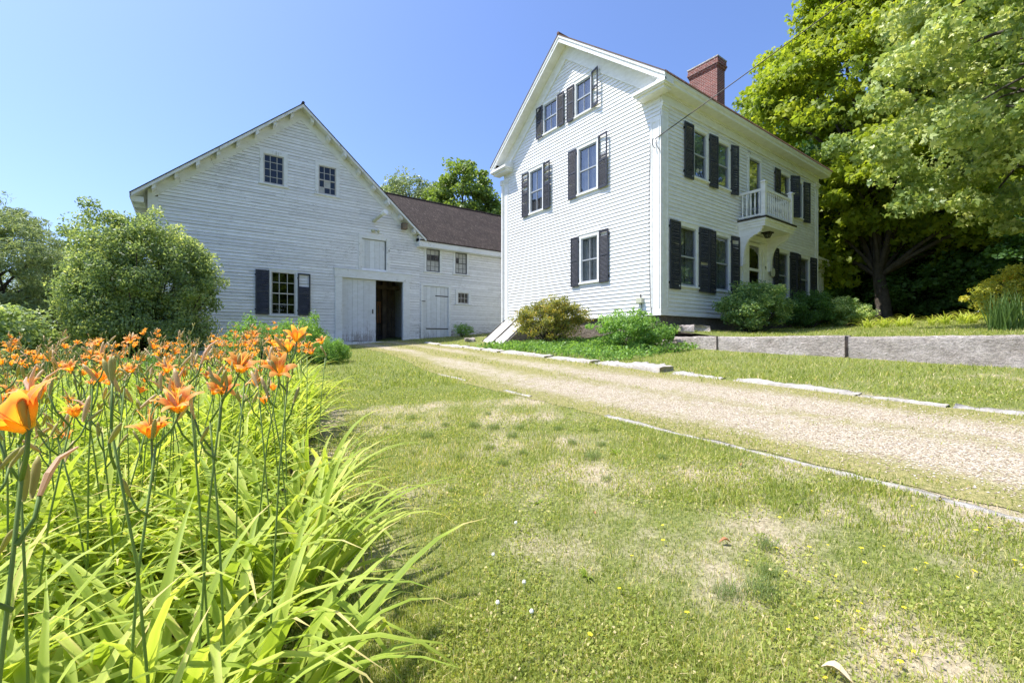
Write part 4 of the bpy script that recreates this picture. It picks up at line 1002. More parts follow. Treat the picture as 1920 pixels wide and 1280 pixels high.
# understory and woods beyond the right end of the house
wood = tree('woodland_tree', 'dark leafy tree in the shade right of the big maple trunk', 'tree', 31.5, 1.5,
     [(0, 0, 3.4, 3.2, 3.2, 3.0), (1.4, -1.5, 2.0, 2.6, 2.6, 1.9), (-1.2, 1.2, 2.4, 2.4, 2.4, 2.1)], 190, 110, .8, .21, 'darkleaf', trunk=.14, forkz=1.6, nl=22, seed=20, rlimb=.05, group='woodland trees beyond the upper lawn', base=.5, droop=.4, zmin=1.4)
wl = ['dark leafy tree behind the side porch, left of the big trunk', 'dark leafy tree far behind the big maple trunk', 'dark leafy tree behind the middle of the upper lawn', 'dark leafy tree behind the yellow shrub',
      'tall woodland tree at the back, left of the big maple', 'tall woodland tree at the back, right of the big maple', 'tall woodland tree at the back near the right edge', 'woodland tree past the right edge', 'woodland tree behind the yellow shrub at the far right',
      'woodland tree in the gap behind the porch roof', 'low dark tree under the big maple crown', 'low dark tree just left of the sword leaved plant']
for k, (x_, y_, sc_, st) in enumerate([(33.5, 9.6, 1.15, (1, 1, 1)), (36, 5.5, 1.3, (1, 1, 1)), (30, -2.2, 1.05, (1, 1, .9)), (26.5, -3.6, 1.0, (1, 1, .9)), (42, 15, 2.6, (1, 1, 1.2)), (44, 5, 2.6, (1, 1, 1.1)),
                                     (38, -4, 2.2, (1, 1, 1.2)), (30, -9, 2.0, (1, 1, 1.3)), (24.5, -6.5, 1.4, (1, 1, 1)), (36.5, 14.5, 1.7, (1, 1, 1)), (31.5, 5.2, .8, (1.1, 1.1, .8)), (27.3, .2, .72, (1.2, 1.2, .95))]):
    copy_thing(wood, 'woodland_tree', wl[k], (x_, y_, g(x_, y_)), sc_, k * 1.3, None, st)
# dry twiggy hedge under those trees
rs = np.random.RandomState(33)
# trees across the road behind the photographer, mirrored in the window panes
bt = tree('roadside_tree', 'broad roadside tree mirrored in the front windows of the house', 'tree', 43, -21,
     [(0, 0, 7, 6, 6, 6)], 240, 60, 1.4, .55, 'farleaf', trunk=.35, forkz=3, nl=12, seed=25, rlimb=.1, group='roadside trees behind the viewer', base=.5)
for k, (x_, y_, sc_) in enumerate([(30, -27, 1.1), (17, -32, 1.0), (4, -34, 1.15), (-9, -32, 1.0), (-22, -27, 1.1), (58, -12, 1.3)]):
    copy_thing(bt, 'roadside_tree', 'broad roadside tree mirrored in the window panes', (x_, y_, g(x_, y_)), sc_, k * 1.1)
bt['label'] = 'broad roadside tree mirrored in the window panes'
# left side
tree('round_bush', 'big round small leaved bush standing before the left corner of the barn', 'bush', -1.0, 16.6,
     [(0, 0, 2.6, 1.8, 1.7, 1.95), (-.3, 0, 3.4, 1.25, 1.2, 1.1), (1.0, -.2, 2.4, 1.1, 1.1, 1.4), (-.7, 0, 1.8, 1.2, 1.2, 1.1), (.2, -.3, 1.2, 1.7, 1.5, .9)], 400, 210, .38, .085, 'bush', trunk=.05, nl=20, seed=40, stems=60, asp=.55,
     shell=.34, up=.35, base=.5, var=.35, flat=.8, wild=.03).scale = (.93, .93, .96)
pine = tree('pine_tree', 'dull green pine at the left edge behind the round bush', 'pine', -4.9, 21.5,
     [(0, 0, 2.9, 2.0, 2.0, 2.5), (-1.5, -.5, 2.1, 1.9, 1.8, 2.0), (1.1, .3, 2.0, 1.6, 1.6, 2.0), (-.8, 0, 4.2, 1.1, 1.1, 1.1)], 420, 220, .5, .16, 'pine', trunk=.16, forkz=2, nl=30, seed=44, rlimb=.05, asp=.2, group='pines at the left edge',
     shell=.45, up=.1, base=.55, flat=.45, droop=-.3)
pl_ = ['taller pine far behind at the left edge', 'pine half hidden between the left pine and the round bush', 'pine nearest the left edge, cut off by it']
for k, (x_, y_, sc_) in enumerate([(-9.5, 30, 1.25), (-3.3, 26, .9), (-7.6, 20.5, 1.0)]): copy_thing(pine, 'pine_tree', pl_[k], (x_, y_, g(x_, y_)), sc_, 1 + k * 2)
sb_ = tree('dark_shrub', 'dark green shrub under the pine near the left edge', 'shrub', -3.6, 15.4,
     [(0, 0, .9, 1.2, 1.1, 1.0)], 90, 90, .4, .09, 'bush', trunk=.03, seed=46, stems=14, group='dark shrubs along the left edge', base=.5, shell=.4)
for k, (x_, y_, sc_) in enumerate([(-5.6, 17.5, 1.2), (-5.8, 13.8, .9), (-3.6, 13.2, .6)]): copy_thing(sb_, 'dark_shrub', ['dark shrub at the left edge below the pine', 'low dark shrub behind the leftmost orange flowers', 'low shrub at the foot of the round bush'][k], (x_, y_, g(x_, y_)), sc_, k * 2.2)
# shrubs
pe = tree('bushy_perennial', 'bright green narrow leaved bush under the barn window', 'bush', 1.75, 14.3,
     [(0, 0, .58, .85, .8, .60), (-.55, .2, .45, .55, .6, .42)], 110, 85, .22, .12, 'peony', trunk=.012, seed=50, stems=40, asp=.25, group='leafy bushes before the barn', shell=.4, up=.3, base=.6, flat=1.2)
copy_thing(pe, 'bushy_perennial', 'taller bright green bush just left of the barn door', (2.72, 13.7, g(2.72, 13.7)), .92, 2.0, None, (.9, .9, 1.12))
copy_thing(pe, 'bushy_perennial', 'smaller low green bush nearest the barn door, right of the taller one', (3.2, 12.7, g(3.2, 12.7)), .52, 4.0, None, (1, 1, 1.1))
copy_thing(pe, 'bushy_perennial', 'yellow green leafy clump behind the tall orange buds', (-.6, 11.5, g(-.6, 11.5) - .05), .7, 1.2, None, (1, 1, .8))
tree('azalea', 'rounded azalea with yellow and orange tinged leaves against the gable wall', 'shrub', 10.25, 11.75,
     [(0, 0, .85, 1.0, 1.35, .72), (.1, -.7, 1.05, .7, .75, .5), (0, .8, .9, .7, .7, .55)], 210, 90, .25, .07, 'azalea', trunk=.022, seed=60, stems=60, asp=.45, base=.36, var=.45, shell=.4, wild=.15)
tree('green_shrub', 'fresh green shrub near the house corner beside the granite wall', 'shrub', 10.1, 8.15,
     [(0, 0, .55, .85, .85, .55), (.3, -.5, .5, .6, .6, .45)], 150, 75, .2, .075, 'shrub', trunk=.012, seed=61, stems=40, asp=.5, base=.6, var=.4, shell=.4)
tree('foundation_shrub', 'largest shrub before the front wall, hiding the foot of the front door', 'shrub', 14.9, 6.95,
     [(0, 0, .95, 1.35, .85, .85), (.9, -.1, .95, .9, .75, .8), (-.8, 0, .75, .8, .7, .65), (.5, 0, 1.5, .55, .5, .4)], 270, 85, .26, .085, 'front', trunk=.02, seed=62, stems=70, asp=.5, base=.5, var=.5, group='shrubs along the front wall', shell=.35, wild=.22, up=.25).scale = (.9, .95, .86)
tree('foundation_shrub', 'low dark shrub between the largest front shrub and the pale one', 'shrub', 19.2, 6.9,
     [(0, 0, .7, 1.2, .8, .65)], 120, 85, .27, .09, 'darkleaf', trunk=.02, seed=63, stems=26, asp=.5, base=.6, var=.4, group='shrubs along the front wall', shell=.4)
tree('foundation_shrub', 'pale green spreading shrub at the far end of the front wall', 'shrub', 20.9, 6.2,
     [(0, 0, .55, 1.5, .9, .6), (-.6, 0, .8, .7, .6, .45)], 170, 85, .25, .09, 'front', trunk=.018, seed=64, stems=40, asp=.5, base=.75, var=.4, group='shrubs along the front wall', shell=.4).scale = (.92, .92, .85)
tree('yellow_shrub', 'yellow and orange leaved shrub at the right edge behind the sword leaves', 'shrub', 19.4, 1.0,
     [(0, 0, 1.1, .95, 1.3, .6), (.2, 1.0, .75, .7, .9, .45), (0, -1.2, 1.4, .9, 1, .6)], 150, 80, .25, .09, 'yellowleaf', trunk=.02, seed=65, stems=36, asp=.45, base=.38, var=.4, shell=.4)
tree('flowering_herb', 'small pale flowering plant at the foot of the wing beside the plank door', 'plant', 11.0, 18.9,
     [(0, 0, .32, .5, .4, .3)], 60, 40, .14, .045, 'shrub', trunk=.006, seed=66, stems=26, base=.7, shell=.3)
cr = np.random.RandomState(3); fc = MB()
for _ in range(70):
    x_, y_ = 11.0 + cr.uniform(-.5, .5), 18.9 + cr.uniform(-.35, .3); z_ = g(11, 18.9) + cr.uniform(.35, .72)
    fc.lathe((x_, y_, z_), [(.022, 0), (.028, .008)], 6)
fh = [o for o in bpy.data.objects if o.name.startswith('flowering_herb')][0]
o_ = fc.build('blossom', 'flowerw', fh); o_['kind'] = 'stuff'

# sword leaves and strap leaved clumps
def strap_mesh(name, n, L, w_, spread, el0, el1, droop, seed, rad=.06, segs=7, t0=.3, t1=.9):
    rs = np.random.RandomState(seed); V = []; F = []; T = []
    for k in range(n):
        ph = rs.rand() * 2 * math.pi; e = math.radians(rs.uniform(el0, el1)); l = L * rs.uniform(.65, 1.15); ww = w_ * rs.uniform(.75, 1.2)
        r0 = rad * rs.rand() ** .5; a0 = rs.rand() * 2 * math.pi
        p = np.array([r0 * math.cos(a0), r0 * math.sin(a0), -.02]); dr_ = rs.uniform(.6, 1.5) * droop; tw = rs.uniform(-.5, .5)
        t_ = rs.uniform(t0, t1); i0 = len(V)
        kink = rs.randint(3, segs) if rs.rand() < .18 * (droop > .8) else 99
        for s in range(segs + 1):
            f = s / segs; wd = ww * (1 - f ** 2.4) * (.75 + .6 * f * (1 - f) * 2) if s < segs else .0006
            d = np.array([math.cos(ph) * math.cos(e), math.sin(ph) * math.cos(e), math.sin(e)])
            sd = np.array([-math.sin(ph + tw * f), math.cos(ph + tw * f), 0.0]); nr_ = np.cross(d, sd)
            V += [p + sd * wd, p - nr_ * wd * -.35 * 1 + nr_ * wd * -.7, p - sd * wd]; T += [t_ + .06, t_ - .14, t_ + .06] if not (s >= segs - 1 and k % 4 == 0) else [1, 1, 1]
            p = p + d * l / segs; e -= dr_ * (.25 + f) * math.radians(150) / segs * 1.1 + (1.0 if s == kink else 0)
            e = max(e, -1.45); ph += rs.uniform(-.06, .06)
        for s in range(segs):
            a = i0 + 3 * s; F += [(a, a + 3, a + 4, a + 1), (a + 1, a + 4, a + 5, a + 2)]
    me = npmesh(name, np.array(V), np.array(F), np.clip(np.array(T), 0, 1)); me.shade_smooth(); return me
def inst(me, name, mat, parent=None, loc=(0, 0, 0), rot=(0, 0, 0), sc=1):
    if not me.materials: me.materials.append(M[mat])
    o = bpy.data.objects.new(name, me); COL.objects.link(o)
    if parent: o.parent = parent
    o.location = loc if parent else (loc[0], loc[1], loc[2] + ZO); o.rotation_euler = rot; o.scale = (sc, sc, sc) if not isinstance(sc, tuple) else sc
    return o
irm = strap_mesh('sword_leaves', 150, 1.05, .016, .4, 68, 88, .12, 70, .34, 6, .3, .95)
tag(inst(irm, 'sword_leaved_plant', 'iris', None, (14.3, 1.35, g(14.3, 1.35)), (0, 0, 0), .82), 'tall dark clump of sword shaped leaves at the right edge of the upper lawn', 'plant', 'sword leaved clumps')
tag(inst(irm, 'sword_leaved_plant', 'iris', None, (14.9, .55, g(14.9, .55)), (0, 0, 1.4), .9), 'second sword leaved clump cut by the right edge', 'plant', 'sword leaved clumps')
ylm = strap_mesh('strap_clump', 46, .62, .013, .4, 45, 80, .8, 71, .14, 6, .5, 1)
for k in range(13):
    x_ = 16.4 + k * .42 + cr.uniform(-.2, .2); y_ = 4.9 - k * .26 + cr.uniform(-.35, .35)
    tag(inst(ylm, 'strap_leaved_clump', 'lilyleaf', None, (x_ + 1.2, y_, g(x_ + 1.2, y_)), (0, 0, k * 1.7), cr.uniform(.8, 1.1)), 'yellow green strap leaved clump in the row at the back of the upper lawn', 'plant', 'strap leaved clumps at the back of the upper lawn')

# ------------------------------------------------------------------ daylilies
def petal_mesh(seed):
    rs = np.random.RandomState(seed); V = []; F = []; T = []
    for k in range(6):
        ph = k * math.pi / 3 + rs.uniform(-.1, .1); inner = k % 2; L = .105 * rs.uniform(.9, 1.1); wm = .019 if inner else .013
        e = math.radians(68 + rs.uniform(-6, 6)); p = np.zeros(3); i0 = len(V); n = 8; wav = rs.uniform(0, 6)
        for s in range(n + 1):
            f = s / n; wd = wm * math.sin(math.pi * min(1, .12 + f * .86)) ** .8 + .0015
            d = np.array([math.cos(ph) * math.cos(e), math.sin(ph) * math.cos(e), math.sin(e)]); sd = np.array([-math.sin(ph), math.cos(ph), 0]); nr_ = np.cross(sd, d)
            ruf = .004 * math.sin(f * 14 + wav) * f * inner
            V += [p + sd * wd + nr_ * (wd * .35 + ruf), p.copy(), p - sd * wd + nr_ * (wd * .35 - ruf)]
            T += [f * .95 + .02, max(0, f * .95 - .08), f * .95 + .02]
            p = p + d * L / n; e -= math.radians(rs.uniform(14, 19) if f > .3 else 4)
        for s in range(n):
            a = i0 + 3 * s; F += [(a, a + 3, a + 4, a + 1), (a + 1, a + 4, a + 5, a + 2)]
    for k in range(5):       # stamens
        ph = k * 1.25 + .3; i0 = len(V); a = np.array([math.cos(ph), math.sin(ph), 0])
        for s in range(4):
            f = s / 3; c = np.array([0, 0, .02]) + np.array([0, 0, .085]) * f + a * .03 * f * f; V += [c + [.0012, 0, 0], c - [.0012, 0, 0], c - [.0012, 0, 0]]; T += [.9, .9, .9]
        for s in range(3): b = i0 + 3 * s; F.append((b, b + 3, b + 4, b + 1))
    me = npmesh('flower', np.array(V), np.array(F), np.clip(np.array(T), 0, 1)); me.shade_smooth(); return me
flm = [petal_mesh(s) for s in (1, 2, 3)]
def bud_mesh(k):
    m = MB(); L = (.055, .085, .035)[k]; r = (.0052, .0075, .0045)[k]
    m.lathe((0, 0, 0), [(r * .35, 0), (r * .7, L * .15), (r, L * .55), (r * .9, L * .8), (r * .3, L)], 7, t=(.35, .75, .12)[k]); me = m.mesh('bud'); me.shade_smooth(); return me
bdm = [bud_mesh(k) for k in range(3)]
wm = MB(); wm.tube([(0, 0, 0), (.004, 0, .03), (.012, .004, .055), (.03, .004, .075)], [.003, .0048, .0035, .0015], 6, t=1.0); wilt = wm.mesh('bud')
folm = [strap_mesh('leaf_fan', 42, .93, .0185, .4, 54, 89, .92, 80 + k, .11, 9, .3, .95) for k in range(6)]
def stalk_spec(seed):
    """flower stalk 1 m tall with forked top: mesh, and where its buds and flowers sit"""
    rs = np.random.RandomState(seed); lx, ly = rs.uniform(-.1, .1, 2); m = MB()
    P = [(0, 0, 0), (lx * .2, ly * .2, .35), (lx * .55, ly * .55, .7), (lx, ly, .95)]
    m.tube(P, [.0036, .0033, .003, .0026], 6, t=.85); tips = []
    nb = rs.randint(2, 4); a0 = rs.rand() * 6
    for b in range(nb):
        a = a0 + b * 2 * math.pi / nb + rs.uniform(-.4, .4); h = rs.uniform(.04, .10); o = rs.uniform(.025, .06); z0_ = .95 - .07 * b
        s0 = np.array([lx * z0_ / .95, ly * z0_ / .95, z0_]); e_ = s0 + [math.cos(a) * o, math.sin(a) * o, h]
        m.tube([tuple(s0), tuple(s0 * .5 + e_ * .5 + [math.cos(a) * .008, math.sin(a) * .008, 0]), tuple(e_)], [.003, .0027, .0025], 5, t=.4)
        tips.append((e_, a))
    me = m.mesh('flower_stalk'); me.shade_smooth(); return me, tips
stalks = [stalk_spec(90 + k) for k in range(8)]
LG = 'orange daylilies in the bed'
def lily(x, y, h, seed, nst, label=None, flowers=True, hero=None):
    rs = np.random.RandomState(seed); z = g(x, y); h = h * .985
    t = thing('daylily', label or 'orange daylily with arching strap leaves crowded in the flower bed', 'daylily', (x, y, z), LG)
    inst(folm[seed % 6], 'leaf_fan', 'lilyleaf', t, (0, 0, 0), (rs.uniform(-.1, .1), rs.uniform(-.1, .1), rs.rand() * 6.3), rs.uniform(.92, 1.16))
    for q in range(nst):
        me, tips = stalks[rs.randint(8)]; hh = h * rs.uniform(.86, 1.08) if not (hero and q == 0) else h
        rz = rs.rand() * 6.28; ox, oy = (rs.uniform(-.1, .1, 2) if not (hero and q == 0) else (0, 0))
        st = inst(me, 'flower_stalk', 'stalk', t, (ox, oy, 0), (0 if hero and q == 0 else rs.uniform(-.08, .08), 0 if hero and q == 0 else rs.uniform(-.08, .08), rz), (1, 1, hh))
        for k, (e_, a) in enumerate(tips):
            inv = (1, 1, 1 / hh); pick = rs.rand()
            if (hero and q == 0 and k == 0) or (flowers and pick < .36 and math.hypot(x, y) > 1.25):
                s_ = rs.uniform(.48, .64) * (1.1 if hero and q == 0 else 1); f_ = inst(flm[rs.randint(3)], 'flower', 'petal', st, tuple(e_), (rs.uniform(-.6, .6), rs.uniform(-.6, .6), rs.rand() * 6), (s_, s_, s_ / hh))
            for b in range(rs.randint(1, 4)):
                r_ = rs.rand() * (.5 if math.hypot(x, y) < 1.5 else 1); bm = wilt if r_ < .06 else bdm[0 if r_ < .5 else (1 if r_ < .75 else 2)]
                inst(bm, 'bud', 'bud', st, tuple(e_ - np.array([math.cos(a), math.sin(a), 0]) * .01 * b), (rs.uniform(-.7, .7), rs.uniform(-.7, .7), rs.rand() * 6), (1, 1, 1 / hh))
    return t
heroes = [(-.235, .92, 1.235, 'daylily with the largest bloom, closest to the camera at the left edge'), (.19, 1.45, 1.29, 'tall daylily whose bloom stands before the barn corner above the rest'),
          (.02, 1.50, 1.20, 'daylily with an open trumpet bloom left of the bed centre'), (-.26, 1.38, 1.16, 'daylily with an upright funnel bloom near the left edge'),
          (.40, 2.2, 1.10, 'daylily with a lone bloom at the right side of the bed'), (-.12, 1.30, 1.14, 'daylily with a low bloom beside the largest one'),
          (-.36, 1.12, 1.10, 'daylily with a low bloom at the left edge'), (.22, 2.1, 1.22, 'tall daylily left of the green bushes'), (.45, 2.62, 1.20, 'daylily blooming before the green bushes'), (.72, 3.2, 1.13, 'rightmost tall daylily in bloom before the barn door')]
for k, (x_, y_, h_, lb) in enumerate(heroes): lily(x_, y_, h_, 300 + k, 2, lb, True, True)
rs = np.random.RandomState(77); placed = [(a, b) for a, b, _, _ in heroes]; cnt = 0
for _ in range(6000):
    y_ = rs.uniform(.35, 9.3); x_ = rs.uniform(-.36 * y_ - .75, bedx(y_) - .12)
    sp_d = .15 + .022 * y_
    if math.hypot(x_, y_) < .80: continue
    if any((x_ - a) ** 2 + (y_ - b) ** 2 < sp_d ** 2 for a, b in placed): continue
    placed.append((x_, y_)); lily(x_, y_, rs.uniform(1.0, 1.17) + (.09 if math.hypot(x_, y_) < 2.4 else 0), 400 + cnt, rs.randint(1, 4) if y_ > 2 else (rs.randint(1, 3) if math.hypot(x_, y_) > 1.3 else 0)); cnt += 1
    if cnt >= 288: break
print('daylilies', cnt)

# ------------------------------------------------------------------ turf
def blades(X, Y, H, W, T, rs, segs=2, lean=.5, Z=None):
    n = len(X); z = (G(X, Y) if Z is None else Z) - .004
    ph = rs.rand(n) * 6.283; ln = rs.uniform(.1, 1, n) * lean; f = rs.rand(n) * 6.283
    dx, dy = np.cos(ph) * ln * H, np.sin(ph) * ln * H; sx, sy = np.cos(f) * W * .5, np.sin(f) * W * .5
    B = np.stack([X, Y, z], 1); S_ = np.stack([sx, sy, np.zeros(n)], 1)
    tip = B + np.stack([dx, dy, H * np.sqrt(np.maximum(.15, 1 - ln ** 2 * .6))], 1)
    if segs == 1:
        V = np.stack([B - S_, B + S_, tip], 1).reshape(-1, 3); return V, np.arange(3 * n).reshape(n, 3), T
    mid = B + np.stack([dx * .3, dy * .3, H * .58], 1)
    V = np.stack([B - S_, B + S_, mid + S_ * .8, mid - S_ * .8, tip], 1).reshape(-1, 3); o = np.arange(n)[:, None] * 5
    F = np.concatenate([o + [0, 1, 2], o + [0, 2, 3], o + [3, 2, 4]], 0); return V, F, np.concatenate([T, T, T])
def join(parts):
    V = []; F = []; T = []; o = 0
    for v, f, t in parts: V.append(v); F.append(f + o); T.append(t); o += len(v)
    return np.concatenate(V), np.concatenate(F), np.concatenate(T)
rs = np.random.RandomState(5)
def scatter(n, r0, r1, a0=-52, a1=54):
    """points around the viewer, evenly thick per metre of distance"""
    r = r0 * (r1 / r0) ** rs.rand(n); a = np.radians(36.5 - 0 + 0) ; th = np.radians(rs.uniform(a0, a1, n))
    fx_, fy_ = .595, .804; rx_, ry_ = .804, -.595
    c, s = np.cos(th), np.sin(th); return r * (c * fx_ + s * rx_), r * (c * fy_ + s * ry_), r
def keep_mask(x, y, r):
    b = bare(x, y); m = rs.rand(len(x)) < np.clip(1.15 - 1.45 * b, .06, 1)
    m &= ~((x < bedx(y) - .05) & (y < 9.3))
    L, Rr = dl(y), dr(y); s = (x - L) / (Rr - L); ind = (s > 0) & (s < 1) & (y < 19.6)
    m &= ~ind | (rs.rand(len(x)) < np.clip(dgreen(s, y) * 1.25 - .5, .015, .8) * .8)
    m &= ~((np.abs(x - 3.93 - .045 * y) < .035) & (y < 3.65) & (rs.rand(len(x)) < .85)); m &= ~((np.abs(x - dr(y) - .02) < .09) & (rs.rand(len(x)) < .9))
    m &= ~((x > 11.3) & (x < 11.9) & (y < 7.7)); m &= ~((x > 11.6) & (y > 7.9) & (y < 16.5)); m &= y < 19.85
    m &= ~((x > 8.0) & (x < 11.6) & (y > 6.9) & (y < 12.8))
    return m
parts = []
for n, r0, r1, h, w_, sg in ((150000, 1.15, 3.2, .026, .0034, 2), (190000, 3.2, 8, .034, .0048, 2), (120000, 8, 26, .055, .014, 1)):
    x, y, r = scatter(n, r0, r1); m = keep_mask(x, y, r); x, y, r = x[m], y[m], r[m]; k = len(x)
    tall = np.clip(nz(x, y, 1.9, 7), 0, 1)
    H = h * rs.uniform(.5, 1.5, k) * (1 + .8 * tall); W = w_ * rs.uniform(.7, 1.4, k)
    lawnfar = sm(5, 8, y) * sm(4.5, 3.5, x)
    T = np.clip(.50 + .22 * rs.randn(k) + .4 * (rs.rand(k) < .06 + .25 * bare(x, y)) - .14 * lawnfar + .12 * nz(x, y, 1.1, 4), 0, 1)
    parts.append(blades(x, y, H, W, T, rs, sg, 1.0))
V, F, T = join(parts)
tag(link(npmesh('lawn_grass', V, F, T), 'lawn_grass', 'grass'), 'short patchy sunlit lawn grass', 'grass', kind='stuff')
x, y, r = scatter(2600, 1.3, 9); m = keep_mask(x, y, r) & ~((x > dl(y) - .1) & (x < dr(y))); x, y = x[m], y[m]; k = len(x)
V, F, T = blades(x, y, rs.uniform(.07, .15, k), np.full(k, .0022), np.clip(.62 + .25 * rs.randn(k), 0, 1), rs, 2, .9)
tag(link(npmesh('tall_grass_blades', V, F, T), 'tall_grass_blades', 'grass'), 'scattered longer grass blades and seed stalks in the lawn', 'grass', kind='stuff')
# low broad weeds and clover in the turf
x, y, r = scatter(110000, 1.15, 9); m = keep_mask(x, y, r) & (nz(x, y, 1.4, 9) > -.05) & ~((x > dl(y)) & (x < dr(y))); x, y, r = x[m], y[m], r[m]
C = np.stack([x, y, G(x, y) + rs.uniform(.006, .028, len(x))], 1)
V, F, T = leafquads(C, .011 + .0016 * r, .8, rs, .7, np.clip(.55 + .2 * rs.randn(len(x)), 0, 1))
tag(link(npmesh('clover_leaves', V, F, T), 'clover_leaves', 'grass'), 'low clover and weed leaves among the lawn grass', 'clover', kind='stuff')
# loose pebbles on the near part of the drive
n = 30000; yy = rs.uniform(-.5, 6.5, n) ; sss = rs.rand(n); xx = dl(yy) + (dr(yy) - dl(yy)) * sss; m = rs.rand(n) < np.clip(1.1 - dgreen(sss, yy), .1, 1); xx, yy = xx[m], yy[m]; n = len(xx)
sz = rs.uniform(.0035, .010, n); b0 = np.stack([xx, yy, Glow(xx, yy) + .007 + sz * .2], 1); dirs = np.array([[1, 0, 0], [0, 1, 0], [-1, 0, 0], [0, -1, 0], [0, 0, .7], [0, 0, -.7]], float)
jt = 1 + .4 * (rs.rand(n, 6, 1) - .5); V = (b0[:, None] + dirs[None] * sz[:, None, None] * jt).reshape(-1, 3)
tf = np.array([[0, 1, 4], [1, 2, 4], [2, 3, 4], [3, 0, 4]]); F = (np.arange(n)[:, None, None] * 6 + tf[None]).reshape(-1, 3)
tag(link(npmesh('loose_gravel', V, F, np.repeat(rs.rand(n), 4)), 'loose_gravel', 'pebble'), 'loose pale gravel on the drive', 'gravel', kind='stuff')
# leafy ground cover between curb and gable wall
n = 15000; xx = rs.uniform(7.95, 11.5, n); yy = rs.uniform(6.75, 12.9, n); cl = np.clip(nz(xx, yy, 2.4, 3), -1, 1); m = rs.rand(n) < .55 + .4 * cl; xx, yy, cl = xx[m], yy[m], cl[m]
C = np.stack([xx, yy, G(xx, yy) + rs.rand(len(xx)) * (.13 + .15 * (cl + 1) / 2)], 1)
V, F, T = leafquads(C, .095, .42, rs, .35, np.clip(.6 + .25 * rs.randn(len(xx)), 0, 1))
tag(link(npmesh('ground_cover', V, F, T), 'ground_cover', 'shrub'), 'low leafy ground cover behind the curbstones', 'ground cover', kind='stuff')
# darker soil under the bed
ys = np.arange(.2, 9.4, .15); sx_ = np.linspace(0, 1, 12); SX, YY = np.meshgrid(sx_, ys); XX = -.36 * YY - 1.4 + (bedx(YY) + .05 * nz(YY, YY, 5) + .02 - (-.36 * YY - 1.4)) * SX
i = (np.arange(len(ys) - 1)[:, None] * 12 + np.arange(11)[None]).ravel()
tag(link(npmesh('flower_bed', np.stack([XX, YY, Glow(XX, YY) + .008], -1).reshape(-1, 3), np.stack([i, i + 1, i + 13, i + 12], -1)), 'flower_bed', 'mulch'), kind='structure')
# tufts
tfm = []
for sd in range(3):
    r2 = np.random.RandomState(200 + sd); n = 190; a = r2.rand(n) * 6.283; q = r2.rand(n) ** .6 * .065
    V, F, T = blades(q * np.cos(a), q * np.sin(a), r2.uniform(.03, .095, n), r2.uniform(.0014, .0028, n), np.clip(.4 + .25 * r2.randn(n), 0, 1), r2, 2, 1.1, np.zeros(n))
    tfm.append(npmesh('grass_tuft', V, F, T))
for k, (x_, y_, s_) in enumerate([(2.08, 4.33, 1.1), (2.68, 4.33, 1.2), (2.78, 4.1, 1.15), (2.74, 3.7, 1.0), (3.05, 3.12, 1.0), (2.87, 2.7, 1.2), (2.35, 3.55, .9), (1.75, 3.9, .8), (3.3, 3.6, .85), (3.2, 2.9, .8), (2.5, 3.2, .8), (2.2, 3.1, .8),
                                (2.0, 3.5, .8), (3.55, 3.3, .7), (3.0, 3.9, .9), (2.45, 4.6, .8), (1.9, 5.0, .8), (2.3, 5.2, .8), (3.1, 4.7, .7), (2.55, 1.11, 1.0), (2.12, .95, 1.25), (2.0, 1.05, 1.0), (2.3, 1.0, .9), (2.6, 2.3, .7), (3.3, 2.3, .7), (1.6, 2.9, .6), (2.9, 1.6, .6), (1.5, 4.4, .7)]):
    lb = {19: 'roundest dark grass tuft on its own in the dry patch at the lower right', 20: 'widest loose grass tuft below the lone round tuft'}.get(k, 'small dark fine bladed grass tuft in the thin lawn')
    tag(inst(tfm[k % 3], 'grass_tuft', 'tuft', None, (x_, y_, g(x_, y_)), (0, 0, k * 2.1), s_), lb, 'grass tuft', 'dark grass tufts in the lawn')
wd = strap_mesh('weed', 16, .13, .014, .3, 20, 60, .7, 210, .01, 5, .1, .5)
for k, (x_, y_, s_) in enumerate([(3.14, 2.64, 1.0), (1.62, 1.55, .7), (3.2, 1.25, .6), (1.95, 2.35, .5)]):
    tag(inst(wd, 'weed', 'lilyleaf', None, (x_, y_, g(x_, y_)), (0, 0, k), s_), ['bright green leafy weed among the dark tufts', 'flat leafy weed near the bottom centre of the lawn', 'leafy weed in the lawn at the lower right', 'small flat weed in the middle of the lawn'][k], 'weed', 'broad leaved weeds in the lawn')
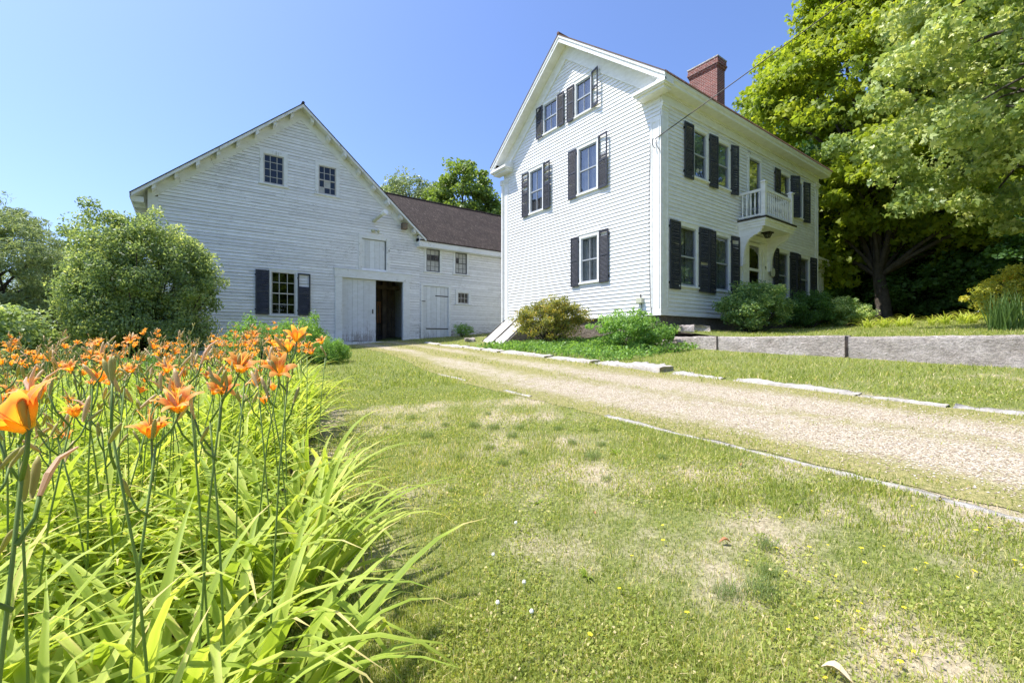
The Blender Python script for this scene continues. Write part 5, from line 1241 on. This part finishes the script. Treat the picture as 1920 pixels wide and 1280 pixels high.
# small blossoms and fallen leaves
fm = MB()
for k in range(5):
    a = k * 1.257; c, s = math.cos(a), math.sin(a); fm.face([(0, 0, .03), (.006 * c - .004 * s, .006 * s + .004 * c, .032), (.011 * c, .011 * s, .031), (.006 * c + .004 * s, .006 * s - .004 * c, .032)])
fm.tube([(0, 0, 0), (0, 0, .03)], .0008, 4); ym = fm.mesh('yellow_flower')
r3 = np.random.RandomState(8); k = 0
while k < 58:
    x_, y_ = r3.uniform(.9, 3.8), r3.uniform(.1, 1.9)
    if x_ < bedx(y_) + .3 or r3.rand() > math.exp(-((x_ - 2.6) ** 2 / 2.0 + (y_ - .7) ** 2 / .45)): continue
    tag(inst(ym, 'yellow_flower', 'flowery', None, (x_, y_, g(x_, y_)), (r3.uniform(-.3, .3), r3.uniform(-.3, .3), k), r3.uniform(.7, 1.15)), 'tiny yellow five petalled flower in the lawn', 'flower', 'tiny yellow flowers in the lawn'); k += 1
wm_ = MB(); wm_.lathe((0, 0, .04), [(.003, -.004), (.009, 0), (.010, .006), (.006, .013), (.001, .015)], 9); wm_.tube([(0, 0, 0), (0, 0, .038)], .0008, 4); whm = wm_.mesh('clover_flower')
for k, (x_, y_) in enumerate([(1.32, 1.95), (1.12, 1.62), (1.30, 1.66), (1.2, 1.48), (1.62, 2.15)]):
    tag(inst(whm, 'clover_flower', 'flowerw', None, (x_, y_, g(x_, y_)), (0, 0, k), 1), 'tiny white clover head in the lawn', 'flower', 'white clover heads in the lawn')
for k, (x_, y_, L, mt, lb) in enumerate([(2.42, 1.25, .06, 'dryleaf', 'curled rusty brown leaf beside the lone round grass tuft'), (3.55, 1.75, .05, 'dryleaf', 'small orange leaf lying in the lawn below the edging strip'),
                                        (1.62, .66, .085, 'paleleaf', 'pale dry leaf at the bottom edge, left one'), (1.84, .62, .09, 'paleleaf', 'pale dry leaf at the bottom edge, right one'), (2.1, 1.95, .035, 'dryleaf', 'tiny brown leaf in the middle lawn')]):
    m = MB(); n = 5
    for i in range(n):
        f0, f1 = i / n, (i + 1) / n; w0, w1 = .22 * L * math.sin(math.pi * (.06 + .9 * f0)), .22 * L * math.sin(math.pi * (.06 + .9 * f1)); h0, h1 = .02 + .15 * L * math.sin(f0 * 4), .02 + .15 * L * math.sin(f1 * 4)
        m.face([(f0 * L, -w0, h0 + w0), (f1 * L, -w1, h1 + w1), (f1 * L, 0, h1), (f0 * L, 0, h0)]); m.face([(f0 * L, 0, h0), (f1 * L, 0, h1), (f1 * L, w1, h1 + w1), (f0 * L, w0, h0 + w0)])
    tag(inst(m.mesh('fallen_leaf'), 'fallen_leaf', mt, None, (x_, y_, g(x_, y_)), (0, 0, (2.4, .5, -1.2, -1.4, 1)[k])), lb, 'leaf', 'fallen leaves on the lawn')
